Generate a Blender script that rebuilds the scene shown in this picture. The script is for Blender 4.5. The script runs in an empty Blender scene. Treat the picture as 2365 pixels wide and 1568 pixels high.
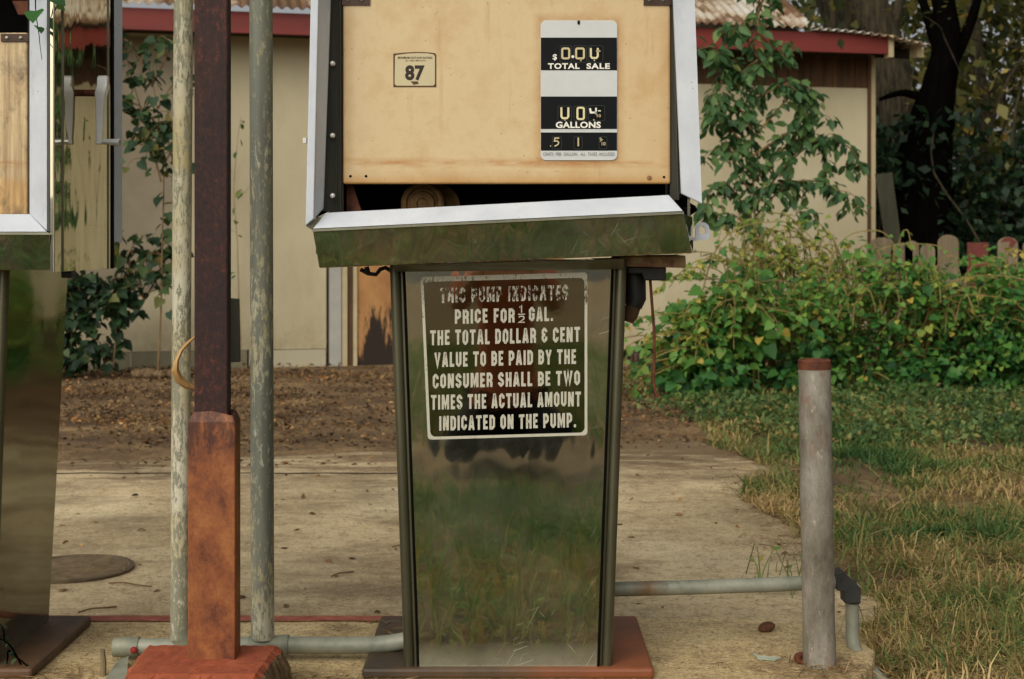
import bpy, bmesh, math, random
import numpy as np
from mathutils import Vector, Matrix

random.seed(7)
RNG = np.random.default_rng(7)
scene = bpy.context.scene
COL = scene.collection

# ------------------------------------------------------------------ camera, sky, sun, exposure
CAM_H = 1.03
F = 2364 * 50 / 36.0                 # focal length in units of the 2364-wide picture
cam_d = bpy.data.cameras.new('camera')
cam = bpy.data.objects.new('camera', cam_d)
COL.objects.link(cam)
cam.location = (0, 0, CAM_H)
cam.rotation_euler = (math.radians(90), 0, 0)
cam_d.lens = 50
cam_d.sensor_width = 36
cam_d.shift_y = -224 / 2364
cam_d.clip_start = 0.1
cam_d.clip_end = 400
cam_d.dof.use_dof = True
cam_d.dof.focus_distance = 3.34
cam_d.dof.aperture_fstop = 8.0
scene.camera = cam

SUN_AZ_DIR = Vector((-0.44, -0.78, 0.70)).normalized()     # direction towards the light
w = bpy.data.worlds.new('World')
scene.world = w
w.use_nodes = True
nt = w.node_tree
nt.nodes.clear()
wo = nt.nodes.new('ShaderNodeOutputWorld')
bg = nt.nodes.new('ShaderNodeBackground')
sky = nt.nodes.new('ShaderNodeTexSky')
hs = nt.nodes.new('ShaderNodeHueSaturation')
sky.sky_type = 'NISHITA'
sky.sun_disc = False
sky.sun_elevation = math.asin(SUN_AZ_DIR.z)
sky.sun_rotation = math.atan2(SUN_AZ_DIR.x, SUN_AZ_DIR.y)
sky.dust_density = 5.0
sky.air_density = 1.0
hs.inputs['Saturation'].default_value = 0.14
nt.links.new(sky.outputs[0], hs.inputs['Color'])
nt.links.new(hs.outputs[0], bg.inputs['Color'])
bg.inputs['Strength'].default_value = 0.11
nt.links.new(bg.outputs[0], wo.inputs['Surface'])

sun_d = bpy.data.lights.new('sun', 'SUN')
sun_d.energy = 1.8
sun_d.angle = math.radians(75)
sun_d.color = (1.0, 0.91, 0.74)
sun = bpy.data.objects.new('sun', sun_d)
COL.objects.link(sun)
sun.location = (0, 0, 12)
sun.rotation_euler = SUN_AZ_DIR.to_track_quat('Z', 'Y').to_euler()

scene.view_settings.view_transform = 'Standard'
scene.view_settings.look = 'None'
scene.view_settings.exposure = -0.16
scene.view_settings.gamma = 1.0
scene.view_settings.use_curve_mapping = False


# ------------------------------------------------------------------ helpers
def C(r, g, b):
    def f(c):
        c = c / 255.0
        return c / 12.92 if c <= 0.04045 else ((c + 0.055) / 1.055) ** 2.4
    return (f(r), f(g), f(b), 1.0)


def W(u, v, Y):
    """real point at depth Y that is measured at (u, v) in the survey picture"""
    return ((u - 1182) * Y / F, Y, CAM_H - (v - 560) * Y / F)


def G(u, v, z=-0.1):
    """ground point"""
    Y = (CAM_H - z) * F / (v - 560)
    return ((u - 1182) * Y / F, Y, z)


class T:
    """small node-tree writer"""
    def __init__(self, name):
        self.m = bpy.data.materials.new(name)
        self.m.use_nodes = True
        self.t = self.m.node_tree
        self.t.nodes.clear()
        self.out = self.t.nodes.new('ShaderNodeOutputMaterial')

    def _in(self, node, key, val):
        if val is None:
            return
        s = node.inputs[key]
        if isinstance(val, bpy.types.NodeSocket):
            self.t.links.new(val, s)
        else:
            s.default_value = val

    def coord(self, scale=(1, 1, 1), kind='Object', rot=(0, 0, 0)):
        a = self.t.nodes.new('ShaderNodeTexCoord')
        m = self.t.nodes.new('ShaderNodeMapping')
        m.inputs['Scale'].default_value = scale
        m.inputs['Rotation'].default_value = rot
        self.t.links.new(a.outputs[kind], m.inputs['Vector'])
        return m.outputs[0]

    def turned(self, rot, scale):
        """object coordinates turned first and stretched afterwards"""
        m = self.t.nodes.new('ShaderNodeMapping')
        m.inputs['Scale'].default_value = scale
        self.t.links.new(self.coord(rot=rot), m.inputs['Vector'])
        return m.outputs[0]

    def noise(self, vec, scale, detail=6, rough=0.6, dist=0.0):
        n = self.t.nodes.new('ShaderNodeTexNoise')
        self._in(n, 'Vector', vec)
        n.inputs['Scale'].default_value = scale
        n.inputs['Detail'].default_value = detail
        n.inputs['Roughness'].default_value = rough
        n.inputs['Distortion'].default_value = dist
        return n.outputs['Fac']

    def voronoi(self, vec, scale, feature='F1', out='Distance'):
        n = self.t.nodes.new('ShaderNodeTexVoronoi')
        n.feature = feature
        self._in(n, 'Vector', vec)
        n.inputs['Scale'].default_value = scale
        return n.outputs[out]

    def attr(self, name, out='Fac'):
        n = self.t.nodes.new('ShaderNodeAttribute')
        n.attribute_name = name
        return n.outputs[out]

    def axis(self, vec, k):
        n = self.t.nodes.new('ShaderNodeSeparateXYZ')
        self._in(n, 0, vec)
        return n.outputs[k]

    def ramp(self, fac, stops, mode='LINEAR'):
        n = self.t.nodes.new('ShaderNodeValToRGB')
        n.color_ramp.interpolation = mode
        e = n.color_ramp.elements
        while len(e) > 1:
            e.remove(e[-1])
        for i, (p, c) in enumerate(stops):
            x = e[0] if i == 0 else e.new(p)
            x.position = p
            x.color = c if isinstance(c, tuple) else (c, c, c, 1)
        self._in(n, 'Fac', fac)
        return n.outputs['Color']

    def mix(self, fac, a, b, blend='MIX'):
        n = self.t.nodes.new('ShaderNodeMix')
        n.data_type = 'RGBA'
        n.blend_type = blend
        self._in(n, 0, fac)
        self._in(n, 6, a)
        self._in(n, 7, b)
        return n.outputs[2]

    def math(self, op, a, b=None, clamp=False):
        n = self.t.nodes.new('ShaderNodeMath')
        n.operation = op
        n.use_clamp = clamp
        self._in(n, 0, a)
        self._in(n, 1, b)
        return n.outputs[0]

    def bump(self, h, strength=0.3, dist=0.01, normal=None):
        n = self.t.nodes.new('ShaderNodeBump')
        n.inputs['Strength'].default_value = strength
        n.inputs['Distance'].default_value = dist
        self._in(n, 'Height', h)
        if normal is not None:
            self._in(n, 'Normal', normal)
        return n.outputs[0]

    def pbr(self, color, rough=0.6, metal=0.0, normal=None, spec=None, alpha=None, trans=0.0, emit=None):
        p = self.t.nodes.new('ShaderNodeBsdfPrincipled')
        self._in(p, 'Base Color', color)
        self._in(p, 'Roughness', rough)
        self._in(p, 'Metallic', metal)
        self._in(p, 'Normal', normal)
        self._in(p, 'Specular IOR Level', spec)
        self._in(p, 'Alpha', alpha)
        o = p.outputs[0]
        if trans > 0:
            tr = self.t.nodes.new('ShaderNodeBsdfTranslucent')
            self._in(tr, 'Color', color)
            mx = self.t.nodes.new('ShaderNodeMixShader')
            mx.inputs[0].default_value = trans
            self.t.links.new(o, mx.inputs[1])
            self.t.links.new(tr.outputs[0], mx.inputs[2])
            o = mx.outputs[0]
        self.t.links.new(o, self.out.inputs['Surface'])
        return self.m


MAT = {}


def simple(name, dark, light, scale=8, rough=0.6, metal=0.0, bump=0.15, stretch=(1, 1, 1), detail=8, dist=0.003, spec=None, lo=0.3, hi=0.7):
    t = T(name)
    v = t.coord(stretch)
    n = t.noise(v, scale, detail, 0.65)
    col = t.ramp(n, [(lo, dark), (hi, light)])
    n2 = t.noise(v, scale * 6, 4, 0.7)
    MAT[name] = t.pbr(col, rough, metal, t.bump(n2, bump, dist), spec=spec)
    return MAT[name]


def build_materials():
    # --- cream enamel of the dial panels, rust along the lower edge and round the corners
    for name, streak in (('cream_enamel', 0), ('streaked_enamel', 1)):
        t = T(name)
        v = t.coord()
        n = t.noise(v, 6, 10, 0.72)
        col = t.ramp(n, [(0.34, C(202, 174, 128)), (0.5, C(211, 187, 142)), (0.72, C(197, 163, 112))])
        z = t.axis(v, 2)
        n2 = t.noise(t.coord((1.2, 1, 9)), 6, 8, 0.7)
        # rust band near the folded lower edge
        band = t.math('SUBTRACT', 1.0, t.math('DIVIDE', t.math('ABSOLUTE', t.math('SUBTRACT', z, 1.217)), 0.016), clamp=True)
        band = t.math('MULTIPLY', band, t.ramp(n2, [(0.42, 0.0), (0.68, 1.0)]))
        col = t.mix(band, col, C(178, 118, 52))
        edge = t.math('SUBTRACT', 1.0, t.math('DIVIDE', t.math('SUBTRACT', z, 1.167), 0.02), clamp=True)
        col = t.mix(t.math('MULTIPLY', edge, 0.55), col, C(205, 150, 60))
        if not streak:
            x = t.axis(v, 0)
            dx_ = t.math('SUBTRACT', t.math('ABSOLUTE', t.math('SUBTRACT', x, .1687)), .0885)
            dz_ = t.math('SUBTRACT', t.math('ABSOLUTE', t.math('SUBTRACT', z, 1.3871)), .1625)
            dd = t.math('MAXIMUM', dx_, dz_)
            halo = t.math('SUBTRACT', 1.0, t.math('DIVIDE', dd, .022), clamp=True)
            halo = t.math('MULTIPLY', halo, t.ramp(t.noise(v, 11, 7, .7), [(.3, .25), (.62, 1.0)]))
            col = t.mix(t.math('MULTIPLY', halo, .75), col, C(166, 108, 44))
            ex = t.math('SUBTRACT', t.math('ABSOLUTE', x), .352)
            ez = t.math('SUBTRACT', 1.205, z)
            ed = t.math('DIVIDE', t.math('MAXIMUM', ex, ez), .034, clamp=True)
            ed = t.math('MULTIPLY', ed, t.ramp(t.noise(v, 9, 8, .7), [(.3, .25), (.6, 1.0)]))
            col = t.mix(t.math('MULTIPLY', ed, .6), col, C(172, 118, 52))
            rs = t.math('DIVIDE', t.math('SUBTRACT', x, .10), .32, clamp=True)
            rs = t.math('MULTIPLY', rs, t.ramp(t.noise(v, 6, 8, .65), [(.35, .15), (.65, 1.0)]))
            col = t.mix(t.math('MULTIPLY', rs, .38), col, C(180, 132, 72))
            drip = t.noise(t.coord((14, 1, 1.2)), 3.0, 7, .7)
            col = t.mix(t.ramp(drip, [(.58, 0.0), (.75, .35)]), col, C(168, 118, 60))
        chip = t.ramp(t.noise(t.coord((1, 1, 1)), 30, 6, .8), [(.70, 0.0), (.715, .85)])
        col = t.mix(chip, col, C(88, 56, 32))
        sp = t.voronoi(v, 70)
        spn = t.noise(v, 14, 4)
        spots = t.math('MULTIPLY', t.ramp(sp, [(0.08, 1.0), (0.16, 0.0)]), t.ramp(spn, [(0.56, 0.0), (0.63, 1.0)]))
        col = t.mix(t.math('MULTIPLY', spots, 0.7), col, C(140, 92, 48))
        if streak:
            st = t.noise(t.coord((26, 26, 1.1)), 2.2, 8, 0.7)
            col = t.mix(t.ramp(st, [(0.42, 0.0), (0.66, 0.75)]), col, C(132, 96, 54))
            bl = t.noise(t.coord((9, 9, 5)), 1.3, 8, 0.7)
            col = t.mix(t.ramp(bl, [(.50, 0.0), (.66, .85)]), col, C(78, 62, 40))
        MAT[name] = t.pbr(col, 0.42, 0.0, t.bump(t.noise(v, 60, 4), 0.06, 0.002))
    # --- polished stainless steel, scratched and a little dusty
    for name, base, r0, r1 in (('stainless_steel', C(204, 202, 176), 0.015, 0.06), ('clear_steel', C(190, 184, 160), 0.015, 0.05), ('dented_steel', C(128, 126, 104), 0.03, 0.14)):
        t = T(name)
        v = t.coord()
        n = t.noise(v, 4, 8, 0.65)
        sc = t.noise(t.coord((1, 1, 1), rot=(0.3, 0.9, 0.5)), 35, 8, 0.8, 2.5)
        z = t.axis(v, 2)
        col = t.ramp(n, [(0.3, base), (0.7, tuple(c * 0.86 for c in base[:3]) + (1,))])
        dn = t.noise(v, 9, 6, 0.7)
        dust = t.math('MULTIPLY', t.math('SUBTRACT', 1.0, t.math('DIVIDE', z, 0.085), clamp=True), t.ramp(dn, [(0.3, 0.45), (0.6, 1.0)]))
        col = t.mix(t.math('MULTIPLY', dust, 0.5), col, C(128, 118, 94))
        rough = t.math('ADD', t.ramp(sc, [(0.35, r0), (0.7, r1)]), t.math('MULTIPLY', dust, 0.3))
        metal = t.math('SUBTRACT', 0.985, t.math('MULTIPLY', dust, 0.6))
        b = t.bump(t.noise(v, 3.2, 2, 0.4), 0.05, 0.02) if r0 > .018 else t.bump(t.noise(t.coord((1, 1, .45)), 7, 2, 0.5), 0.11, 0.02)
        scr = None
        for k_, (ry, sx_) in enumerate(((.75, 330), (-.5, 380), (1.9, 300), (2.6, 350))):
            q_ = t.noise(t.turned((0, ry, 0), (sx_, 1, 9)), 1.0, 2, .5)
            r_ = t.ramp(q_, [(.715, 0.0), (.735, .8)])
            scr = r_ if scr is None else t.math('MAXIMUM', scr, r_)
        scr = t.math('MULTIPLY', scr, t.ramp(t.noise(v, 3, 3), [(.45, 0.05), (.65, 1.0)]))
        haze = t.math('ADD', t.math('MULTIPLY', scr, .5), t.ramp(t.noise(v, 5, 8, .7), [(.40, .0), (.8, .09)]))
        metal = t.math('SUBTRACT', metal, haze, clamp=True)
        rough = t.math('ADD', rough, t.math('MULTIPLY', scr, .3))
        if name == 'dented_steel':
            b = t.bump(t.noise(t.coord((1, 1, .6)), 2.6, 1, 0.4), 0.35, 0.03)
        MAT[name] = t.pbr(col, rough, metal, b)
    t = T('bare_aluminium')
    v = t.coord()
    n = t.noise(v, 9, 8, .65)
    col = t.ramp(n, [(.3, C(188, 194, 202)), (.7, C(208, 213, 219))])
    gr = t.noise(t.coord((1, 1, .4)), 12, 9, .75)
    col = t.mix(t.ramp(gr, [(.60, 0.0), (.74, .5)]), col, C(140, 134, 118))
    sp = t.math('MULTIPLY', t.ramp(t.voronoi(v, 46), [(.05, 1.0), (.11, 0.0)]), t.ramp(t.noise(v, 9, 3), [(.54, 0.0), (.6, .8)]))
    col = t.mix(sp, col, C(96, 84, 66))
    MAT['bare_aluminium'] = t.pbr(col, 0.4, 0.0, t.bump(t.noise(v, 5, 3), .12, .01))
    simple('dull_aluminium', C(118, 118, 100), C(150, 148, 128), 12, 0.38, 0.7, 0.08)
    simple('chrome', C(196, 196, 192), C(224, 224, 220), 14, 0.22, 0.35, 0.03)
    simple('post_steel', C(78, 76, 58), C(108, 104, 82), 8, 0.33, 0.6, 0.05, (1, 1, .3))
    simple('crank_metal', C(222, 224, 226), C(240, 241, 242), 14, 0.24, 0.55, 0.03)
    simple('dark_channel', C(38, 40, 34), C(66, 64, 52), 12, 0.5, 0.3, 0.2, (1, 1, .15))
    simple('black_void', C(9, 9, 8), C(15, 13, 11), 8, 0.8, spec=0.05)
    simple('black_rubber', C(20, 20, 20), C(34, 33, 31), 20, 0.55, 0, 0.2)
    simple('dark_rust', C(56, 28, 18), C(122, 66, 36), 34, 0.8, 0, 0.5)
    simple('pulley_rust', C(98, 72, 42), C(150, 116, 70), 40, 0.75, 0.2, 0.4)
    simple('rusty_channel', C(104, 44, 32), C(190, 168, 122), 24, 0.7, 0.0, 0.3)
    simple('hinge_metal', C(48, 34, 26), C(74, 52, 38), 30, 0.5, 0.4, 0.2)
    t = T('plate_rust')
    v = t.coord()
    n = t.noise(v, 5.5, 9, 0.65)
    x = t.axis(v, 0)
    lr = t.math('MULTIPLY_ADD', x, 1.25)
    t.t.nodes[-1].inputs[2].default_value = 0.5
    k = t.math('ADD', t.math('MULTIPLY', n, 0.7), t.math('MULTIPLY', lr, 0.45))
    col = t.ramp(k, [(0.34, C(54, 46, 32)), (0.54, C(86, 64, 42)), (0.72, C(122, 68, 38)), (0.88, C(142, 78, 42))])
    MAT['plate_rust'] = t.pbr(col, 0.55, 0.0, t.bump(t.noise(v, 60, 6, .7), 0.25, 0.003))
    simple('plate_dark', C(50, 40, 28), C(104, 72, 44), 9, .6, 0, .3)
    simple('smoked_film', C(138, 136, 114), C(150, 148, 122), 5, .035, 1.0, .02)
    # --- price dial colours
    for n, c, r in (('dial_white', C(206, 208, 205), .35), ('dial_black', C(9, 13, 15), .5), ('dial_letter', C(240, 236, 222), .5),
                    ('digit_cream', C(226, 214, 166), .5), ('digit_dull', C(206, 190, 142), .5), ('window_black', C(3, 4, 5), .4),
                    ('fine_print', C(96, 96, 92), .6), ('sticker_paper', C(206, 192, 152), .7), ('sticker_ink', C(44, 32, 24), .7),
                    ('sticker_edge', C(84, 58, 26), .7), ('window_edge', C(52, 56, 50), .4)):
        simple(n, tuple(x * .92 for x in c[:3]) + (1,), c, 20, r, 0, 0.03, spec=.15 if 'black' in n else None)
    # worn white print: flakes eaten out of the paint
    t = T('worn_print')
    v = t.coord()
    z = t.axis(v, 2)
    n = t.noise(t.coord((3.2, 1, 1)), 70, 6, 0.75)
    up = t.math('SUBTRACT', 1.0, t.math('DIVIDE', t.math('ABSOLUTE', t.math('SUBTRACT', z, 0.912)), 0.05), clamp=True)
    k = t.math('ADD', n, t.math('MULTIPLY', up, 0.15))
    a = t.ramp(k, [(0.60, 1.0), (0.65, 0.0)])
    MAT['worn_print'] = t.pbr(C(190, 186, 166), 0.6, 0, None, alpha=a)
    # --- flaking paint on the galvanised pipes
    for name, th, c1, c2 in (('flaked_cream_pipe', 0.50, C(140, 138, 116), C(206, 200, 176)), ('flaked_grey_pipe', 0.53, C(122, 124, 110), C(190, 185, 160))):
        t = T(name)
        n = t.math('ADD', t.math('MULTIPLY', t.noise(t.coord((1.6, 1.6, .5)), 58, 9, 0.8, 0.3), .66), t.math('MULTIPLY', t.noise(t.coord((1.2, 1.2, .3)), 10, 4, 0.6, 0.3), .34))
        b = t.noise(t.coord((5, 5, .35)), 6, 6, 0.6)
        und = t.ramp(b, [(0.3, tuple(x * .7 for x in c1[:3]) + (1,)), (0.7, tuple(x * 1.28 for x in c1[:3]) + (1,))])
        mask = t.ramp(n, [(th - .015, 0.0), (th + .015, 1.0)])
        pc = t.mix(t.ramp(t.noise(t.coord(), 3), [(.45, 0.0), (.6, 1.0)]), c2, tuple(x * y for x, y in zip(c2[:3], (.8, .72, .5))) + (1,))
        col = t.mix(mask, und, pc)
        MAT[name] = t.pbr(col, 0.6, 0.0, t.bump(mask, 0.4, 0.0015))
    simple('galvanised', C(104, 108, 94), C(146, 146, 124), 22, 0.55, 0.1, 0.15)
    simple('conduit_grey', C(118, 122, 106), C(150, 150, 130), 14, 0.5, 0.05, 0.1)
    t = T('stained_conduit')
    v = t.coord()
    col = t.ramp(t.noise(v, 14, 8, .65), [(.3, C(112, 116, 102)), (.7, C(152, 152, 134))])
    x = t.axis(v, 0)
    bd_ = t.math('SUBTRACT', 1.0, t.math('DIVIDE', t.math('ABSOLUTE', t.math('ADD', x, .455)), .05), clamp=True)
    bd_ = t.math('MULTIPLY', bd_, t.ramp(t.noise(v, 30, 6, .7), [(.3, .4), (.6, 1.0)]))
    col = t.mix(bd_, col, C(122, 84, 46))
    gr = t.ramp(t.noise(v, 22, 7, .75), [(.58, 0.0), (.68, .6)])
    col = t.mix(gr, col, C(92, 84, 64))
    MAT['stained_conduit'] = t.pbr(col, .5, .05, t.bump(t.noise(v, 60, 4), .15, .002))
    simple('cast_iron', C(34, 36, 36), C(62, 62, 58), 20, 0.6, 0.1, 0.3)
    simple('box_green', C(62, 62, 50), C(82, 80, 64), 10, 0.5)
    t = T('maroon_rust')
    v = t.coord((1, 1, .6))
    n = t.noise(v, 80, 8, 0.8)
    b = t.noise(v, 6, 6, 0.6)
    col = t.ramp(t.math('ADD', t.math('MULTIPLY', n, .65), t.math('MULTIPLY', b, .35)), [(0.44, C(30, 14, 11)), (0.54, C(56, 25, 17)), (0.60, C(92, 44, 25)), (0.66, C(134, 70, 38))])
    MAT['maroon_rust'] = t.pbr(col, 0.75, 0, t.bump(n, 0.4, 0.002))
    t = T('sleeve_rust')
    v = t.coord((1, 1, .85))
    n = t.noise(v, 17, 10, 0.78)
    b = t.noise(t.coord((3, 3, 1)), 6, 8, 0.75, .4)
    col = t.ramp(n, [(0.36, C(92, 46, 22)), (0.5, C(134, 74, 36)), (0.64, C(158, 98, 50))])
    z = t.axis(t.coord(), 2)
    top = t.math('DIVIDE', t.math('SUBTRACT', z, .52), .12, clamp=True)
    k = t.math('ADD', b, t.math('MULTIPLY', top, .17))
    col = t.mix(t.ramp(k, [(.58, 0.0), (.68, .8)]), col, C(58, 28, 20))
    MAT['sleeve_rust'] = t.pbr(col, 0.6, 0, t.bump(n, 0.3, 0.003))
    t = T('red_block')
    v = t.coord()
    n = t.noise(v, 14, 9, 0.7)
    col = t.ramp(n, [(0.3, C(134, 62, 36)), (0.55, C(160, 80, 48)), (0.75, C(176, 98, 64))])
    MAT['red_block'] = t.pbr(col, 0.85, 0, t.bump(t.noise(v, 90, 8, .8), 0.7, 0.004))
    simple('rough_stone', C(66, 50, 34), C(142, 116, 80), 30, 0.9, 0, 0.8, dist=.01)
    t = T('weathered_post')
    v = t.coord((1, 1, .5))
    n = t.noise(v, 10, 9, 0.7)
    col = t.ramp(n, [(0.34, C(92, 84, 70)), (0.5, C(128, 121, 107)), (0.66, C(154, 149, 136))])
    rm = t.ramp(t.noise(v, 18, 6, .7), [(.58, 0.0), (.66, .45)])
    col = t.mix(rm, col, C(126, 76, 58))
    sp = t.ramp(t.noise(v, 60, 6, .8), [(.60, 0.0), (.65, .6)])
    col = t.mix(sp, col, C(186, 176, 158))
    sp = t.ramp(t.noise(v, 75, 6, .8), [(.38, .4), (.44, 0.0)])
    col = t.mix(sp, col, C(72, 62, 52))
    MAT['weathered_post'] = t.pbr(col, 0.7, 0, t.bump(t.noise(v, 90, 5), 0.4, 0.002))
    # --- ground
    t = T('old_concrete')
    v = t.coord()
    n = t.noise(v, 1.1, 9, 0.65)
    big = t.noise(t.coord((1, 1.4, 1)), 0.9, 5, 0.6)
    fine = t.math('ADD', t.math('MULTIPLY', t.noise(v, 70, 4, 0.8), .6), t.math('MULTIPLY', t.noise(v, 22, 5, 0.75), .4))
    col = t.ramp(n, [(0.32, C(160, 138, 102)), (0.5, C(206, 184, 142)), (0.68, C(226, 208, 168))])
    col = t.mix(t.ramp(big, [(.35, .55), (.6, 0.0)]), col, C(118, 100, 70))
    col = t.mix(t.ramp(fine, [(.40, .65), (.49, 0.0)]), col, C(96, 80, 56))
    col = t.mix(t.ramp(fine, [(.52, 0.0), (.62, .5)]), col, C(222, 208, 172))
    st = t.noise(t.coord((.9, 1.3, 1)), 2.2, 8, .7)
    col = t.mix(t.ramp(st, [(.50, 0.0), (.64, .6)]), col, C(112, 94, 66))
    st2 = t.noise(t.coord((.8, 1.2, 1)), 6, 9, .75)
    col = t.mix(t.ramp(st2, [(.55, 0.0), (.66, .55)]), col, C(128, 104, 72))
    ck = t.noise(t.coord((1, 1, 1)), 1.4, 4, .6, .8)
    line = t.math('SUBTRACT', 1.0, t.math('DIVIDE', t.math('ABSOLUTE', t.math('SUBTRACT', ck, .5)), .0035), clamp=True)
    col = t.mix(t.math('MULTIPLY', line, .0), col, C(60, 46, 30))
    yy = t.axis(t.coord(), 1)
    far = t.math('DIVIDE', t.math('SUBTRACT', yy, 6.3), 1.6, clamp=True)
    dm = t.noise(t.coord((.6, 2.2, 1)), 2.4, 9, .75)
    col = t.mix(t.ramp(t.math('ADD', dm, t.math('MULTIPLY', far, .28)), [(.60, 0.0), (.72, .85)]), col, C(96, 72, 44))
    cr = t.voronoi(t.coord((1, 1, 1)), .8, 'DISTANCE_TO_EDGE')
    MAT['old_concrete'] = t.pbr(col, 0.9, 0, t.bump(fine, 0.6, 0.004))
    t = T('island_concrete')
    v = t.coord()
    n = t.noise(v, 2.2, 9, 0.7)
    fine = t.math('ADD', t.math('MULTIPLY', t.noise(v, 120, 4, 0.8), .6), t.math('MULTIPLY', t.noise(v, 40, 5, 0.75), .4))
    col = t.ramp(n, [(0.3, C(140, 116, 80)), (0.5, C(194, 170, 122)), (0.7, C(218, 198, 152))])
    col = t.mix(t.ramp(fine, [(.40, .9), (.485, 0.0)]), col, C(84, 64, 38))
    st = t.noise(t.coord((1, 1.6, 1)), 5, 8, .7)
    col = t.mix(t.ramp(st, [(.54, 0.0), (.66, .6)]), col, C(92, 74, 48))
    col = t.mix(t.ramp(fine, [(.52, 0.0), (.61, .8)]), col, C(228, 208, 162))
    MAT['island_concrete'] = t.pbr(col, 0.9, 0, t.bump(fine, 0.7, 0.004))
    simple('red_kerb_paint', C(128, 62, 46), C(178, 104, 82), 30, 0.8, 0, 0.5)
    t = T('bare_earth')
    v = t.coord()
    n = t.noise(v, 2.0, 9, 0.7)
    f = t.noise(v, 34, 6, 0.75)
    col = t.ramp(n, [(0.32, C(70, 52, 32)), (0.5, C(122, 96, 62)), (0.66, C(166, 138, 94))])
    col = t.mix(t.ramp(f, [(.36, .8), (.5, 0.0)]), col, C(40, 28, 18))
    MAT['bare_earth'] = t.pbr(col, 0.95, 0, t.bump(f, 0.8, 0.02))
    # --- shed
    t = T('cream_wall')
    v = t.coord((1, 1, .6))
    n = t.noise(v, 1.3, 8, 0.6)
    col = t.ramp(n, [(0.3, C(184, 172, 138)), (0.7, C(202, 191, 158))])
    st = t.noise(t.coord((1.5, 1.5, .5)), 1.6, 7, .7)
    col = t.mix(t.ramp(st, [(.5, 0.0), (.75, .4)]), col, C(146, 132, 100))
    zz = t.axis(t.coord(), 2)
    low = t.math('SUBTRACT', 1.0, t.math('DIVIDE', zz, .55), clamp=True)
    sp = t.math('MULTIPLY', low, t.ramp(t.noise(t.coord(), 7, 8, .7), [(.35, .1), (.65, .8)]))
    col = t.mix(sp, col, C(140, 122, 88))
    MAT['cream_wall'] = t.pbr(col, 0.75, 0, t.bump(t.noise(v, 40, 3), .08, .003))
    simple('pale_wall', C(172, 162, 134), C(190, 182, 156), 1.5, 0.75)
    simple('darker_wall', C(124, 112, 92), C(150, 138, 114), 1.4, 0.8)
    simple('grey_block', C(120, 116, 92), C(142, 136, 110), 4, 0.9, 0, 0.4)
    simple('mortar', C(158, 150, 124), C(172, 164, 138), 4, 0.9)
    simple('pale_trim', C(156, 156, 146), C(178, 176, 166), 6, 0.6)
    simple('cream_trim', C(176, 160, 122), C(198, 182, 144), 6, 0.7)
    simple('old_wood', C(58, 40, 24), C(106, 76, 46), 5, 0.85, 0, 0.4, (3, 3, .3))
    simple('grey_wood', C(92, 80, 56), C(138, 122, 88), 5, 0.85, 0, 0.4, (3, 3, .3))
    simple('green_grey_board', C(38, 40, 28), C(66, 64, 44), 5, 0.85, 0, 0.4, (3, 3, .3))  # plain green-grey, darker than the other weathered boards
    simple('picket_wood', C(98, 84, 62), C(142, 126, 100), 5, 0.85, 0, 0.4, (3, 3, .3))
    simple('picket_red', C(88, 40, 32), C(118, 56, 44), 9, 0.8)
    t = T('rust_door')
    v = t.coord((1, 1, .6))
    n = t.noise(v, 3, 9, .7)
    col = t.ramp(n, [(.3, C(150, 100, 56)), (.55, C(182, 134, 82)), (.75, C(160, 112, 66))])
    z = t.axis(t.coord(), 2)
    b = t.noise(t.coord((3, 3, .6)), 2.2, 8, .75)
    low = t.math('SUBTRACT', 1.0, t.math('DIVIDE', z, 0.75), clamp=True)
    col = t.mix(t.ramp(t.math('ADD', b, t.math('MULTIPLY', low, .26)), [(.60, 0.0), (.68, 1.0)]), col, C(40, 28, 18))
    MAT['rust_door'] = t.pbr(col, 0.8, 0, t.bump(n, .3, .005))
    simple('red_fascia', C(106, 38, 32), C(132, 48, 38), 3, 0.6, 0, .1, (.4, .4, 2))
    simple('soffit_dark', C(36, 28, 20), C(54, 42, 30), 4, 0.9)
    t = T('corrugated_iron')
    v = t.coord()
    n = t.noise(v, 1.3, 8, .7)
    col = t.ramp(n, [(.40, C(186, 182, 170)), (.48, C(168, 150, 126)), (.53, C(106, 76, 48)), (.7, C(82, 58, 38))], 'LINEAR')
    MAT['corrugated_iron'] = t.pbr(col, 0.7, 0.1, t.bump(t.noise(v, 50, 5), .2, .004))
    # --- plants: 'tint' is a random number per leaf, darkened low in bushes as shade
    def leafmat(name, stops, trans=0.42, rough=0.6):
        t = T(name)
        col = t.ramp(t.attr('tint'), stops)
        MAT[name] = t.pbr(col, rough, 0, None, trans=trans)
    leafmat('bush_leaf', [(0, C(34, 76, 38)), (.4, C(66, 122, 54)), (.75, C(112, 156, 64)), (.95, C(164, 172, 78)), (1, C(190, 168, 74))])
    leafmat('yellow_leaf', [(0, C(60, 100, 44)), (.35, C(106, 138, 58)), (.7, C(156, 166, 72)), (1, C(202, 178, 78))])
    leafmat('dark_leaf', [(0, C(20, 40, 26)), (.5, C(44, 74, 42)), (.8, C(78, 100, 54)), (1, C(142, 130, 70))])
    leafmat('sapling_leaf', [(0, C(46, 80, 46)), (.5, C(74, 112, 62)), (.85, C(110, 140, 76)), (1, C(150, 154, 80))])
    leafmat('wood_leaf', [(0, C(36, 46, 24)), (.35, C(84, 94, 46)), (.65, C(126, 124, 64)), (.88, C(164, 146, 74)), (1, C(204, 164, 66))])
    leafmat('grass_blade', [(0, C(54, 92, 42)), (.35, C(100, 128, 60)), (.55, C(146, 138, 78)), (.8, C(196, 166, 108)), (1, C(212, 186, 132))], .3, .7)
    leafmat('cover_leaf', [(0, C(46, 76, 38)), (.55, C(92, 120, 60)), (.8, C(140, 140, 76)), (1, C(150, 118, 70))], .3, .7)
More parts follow.
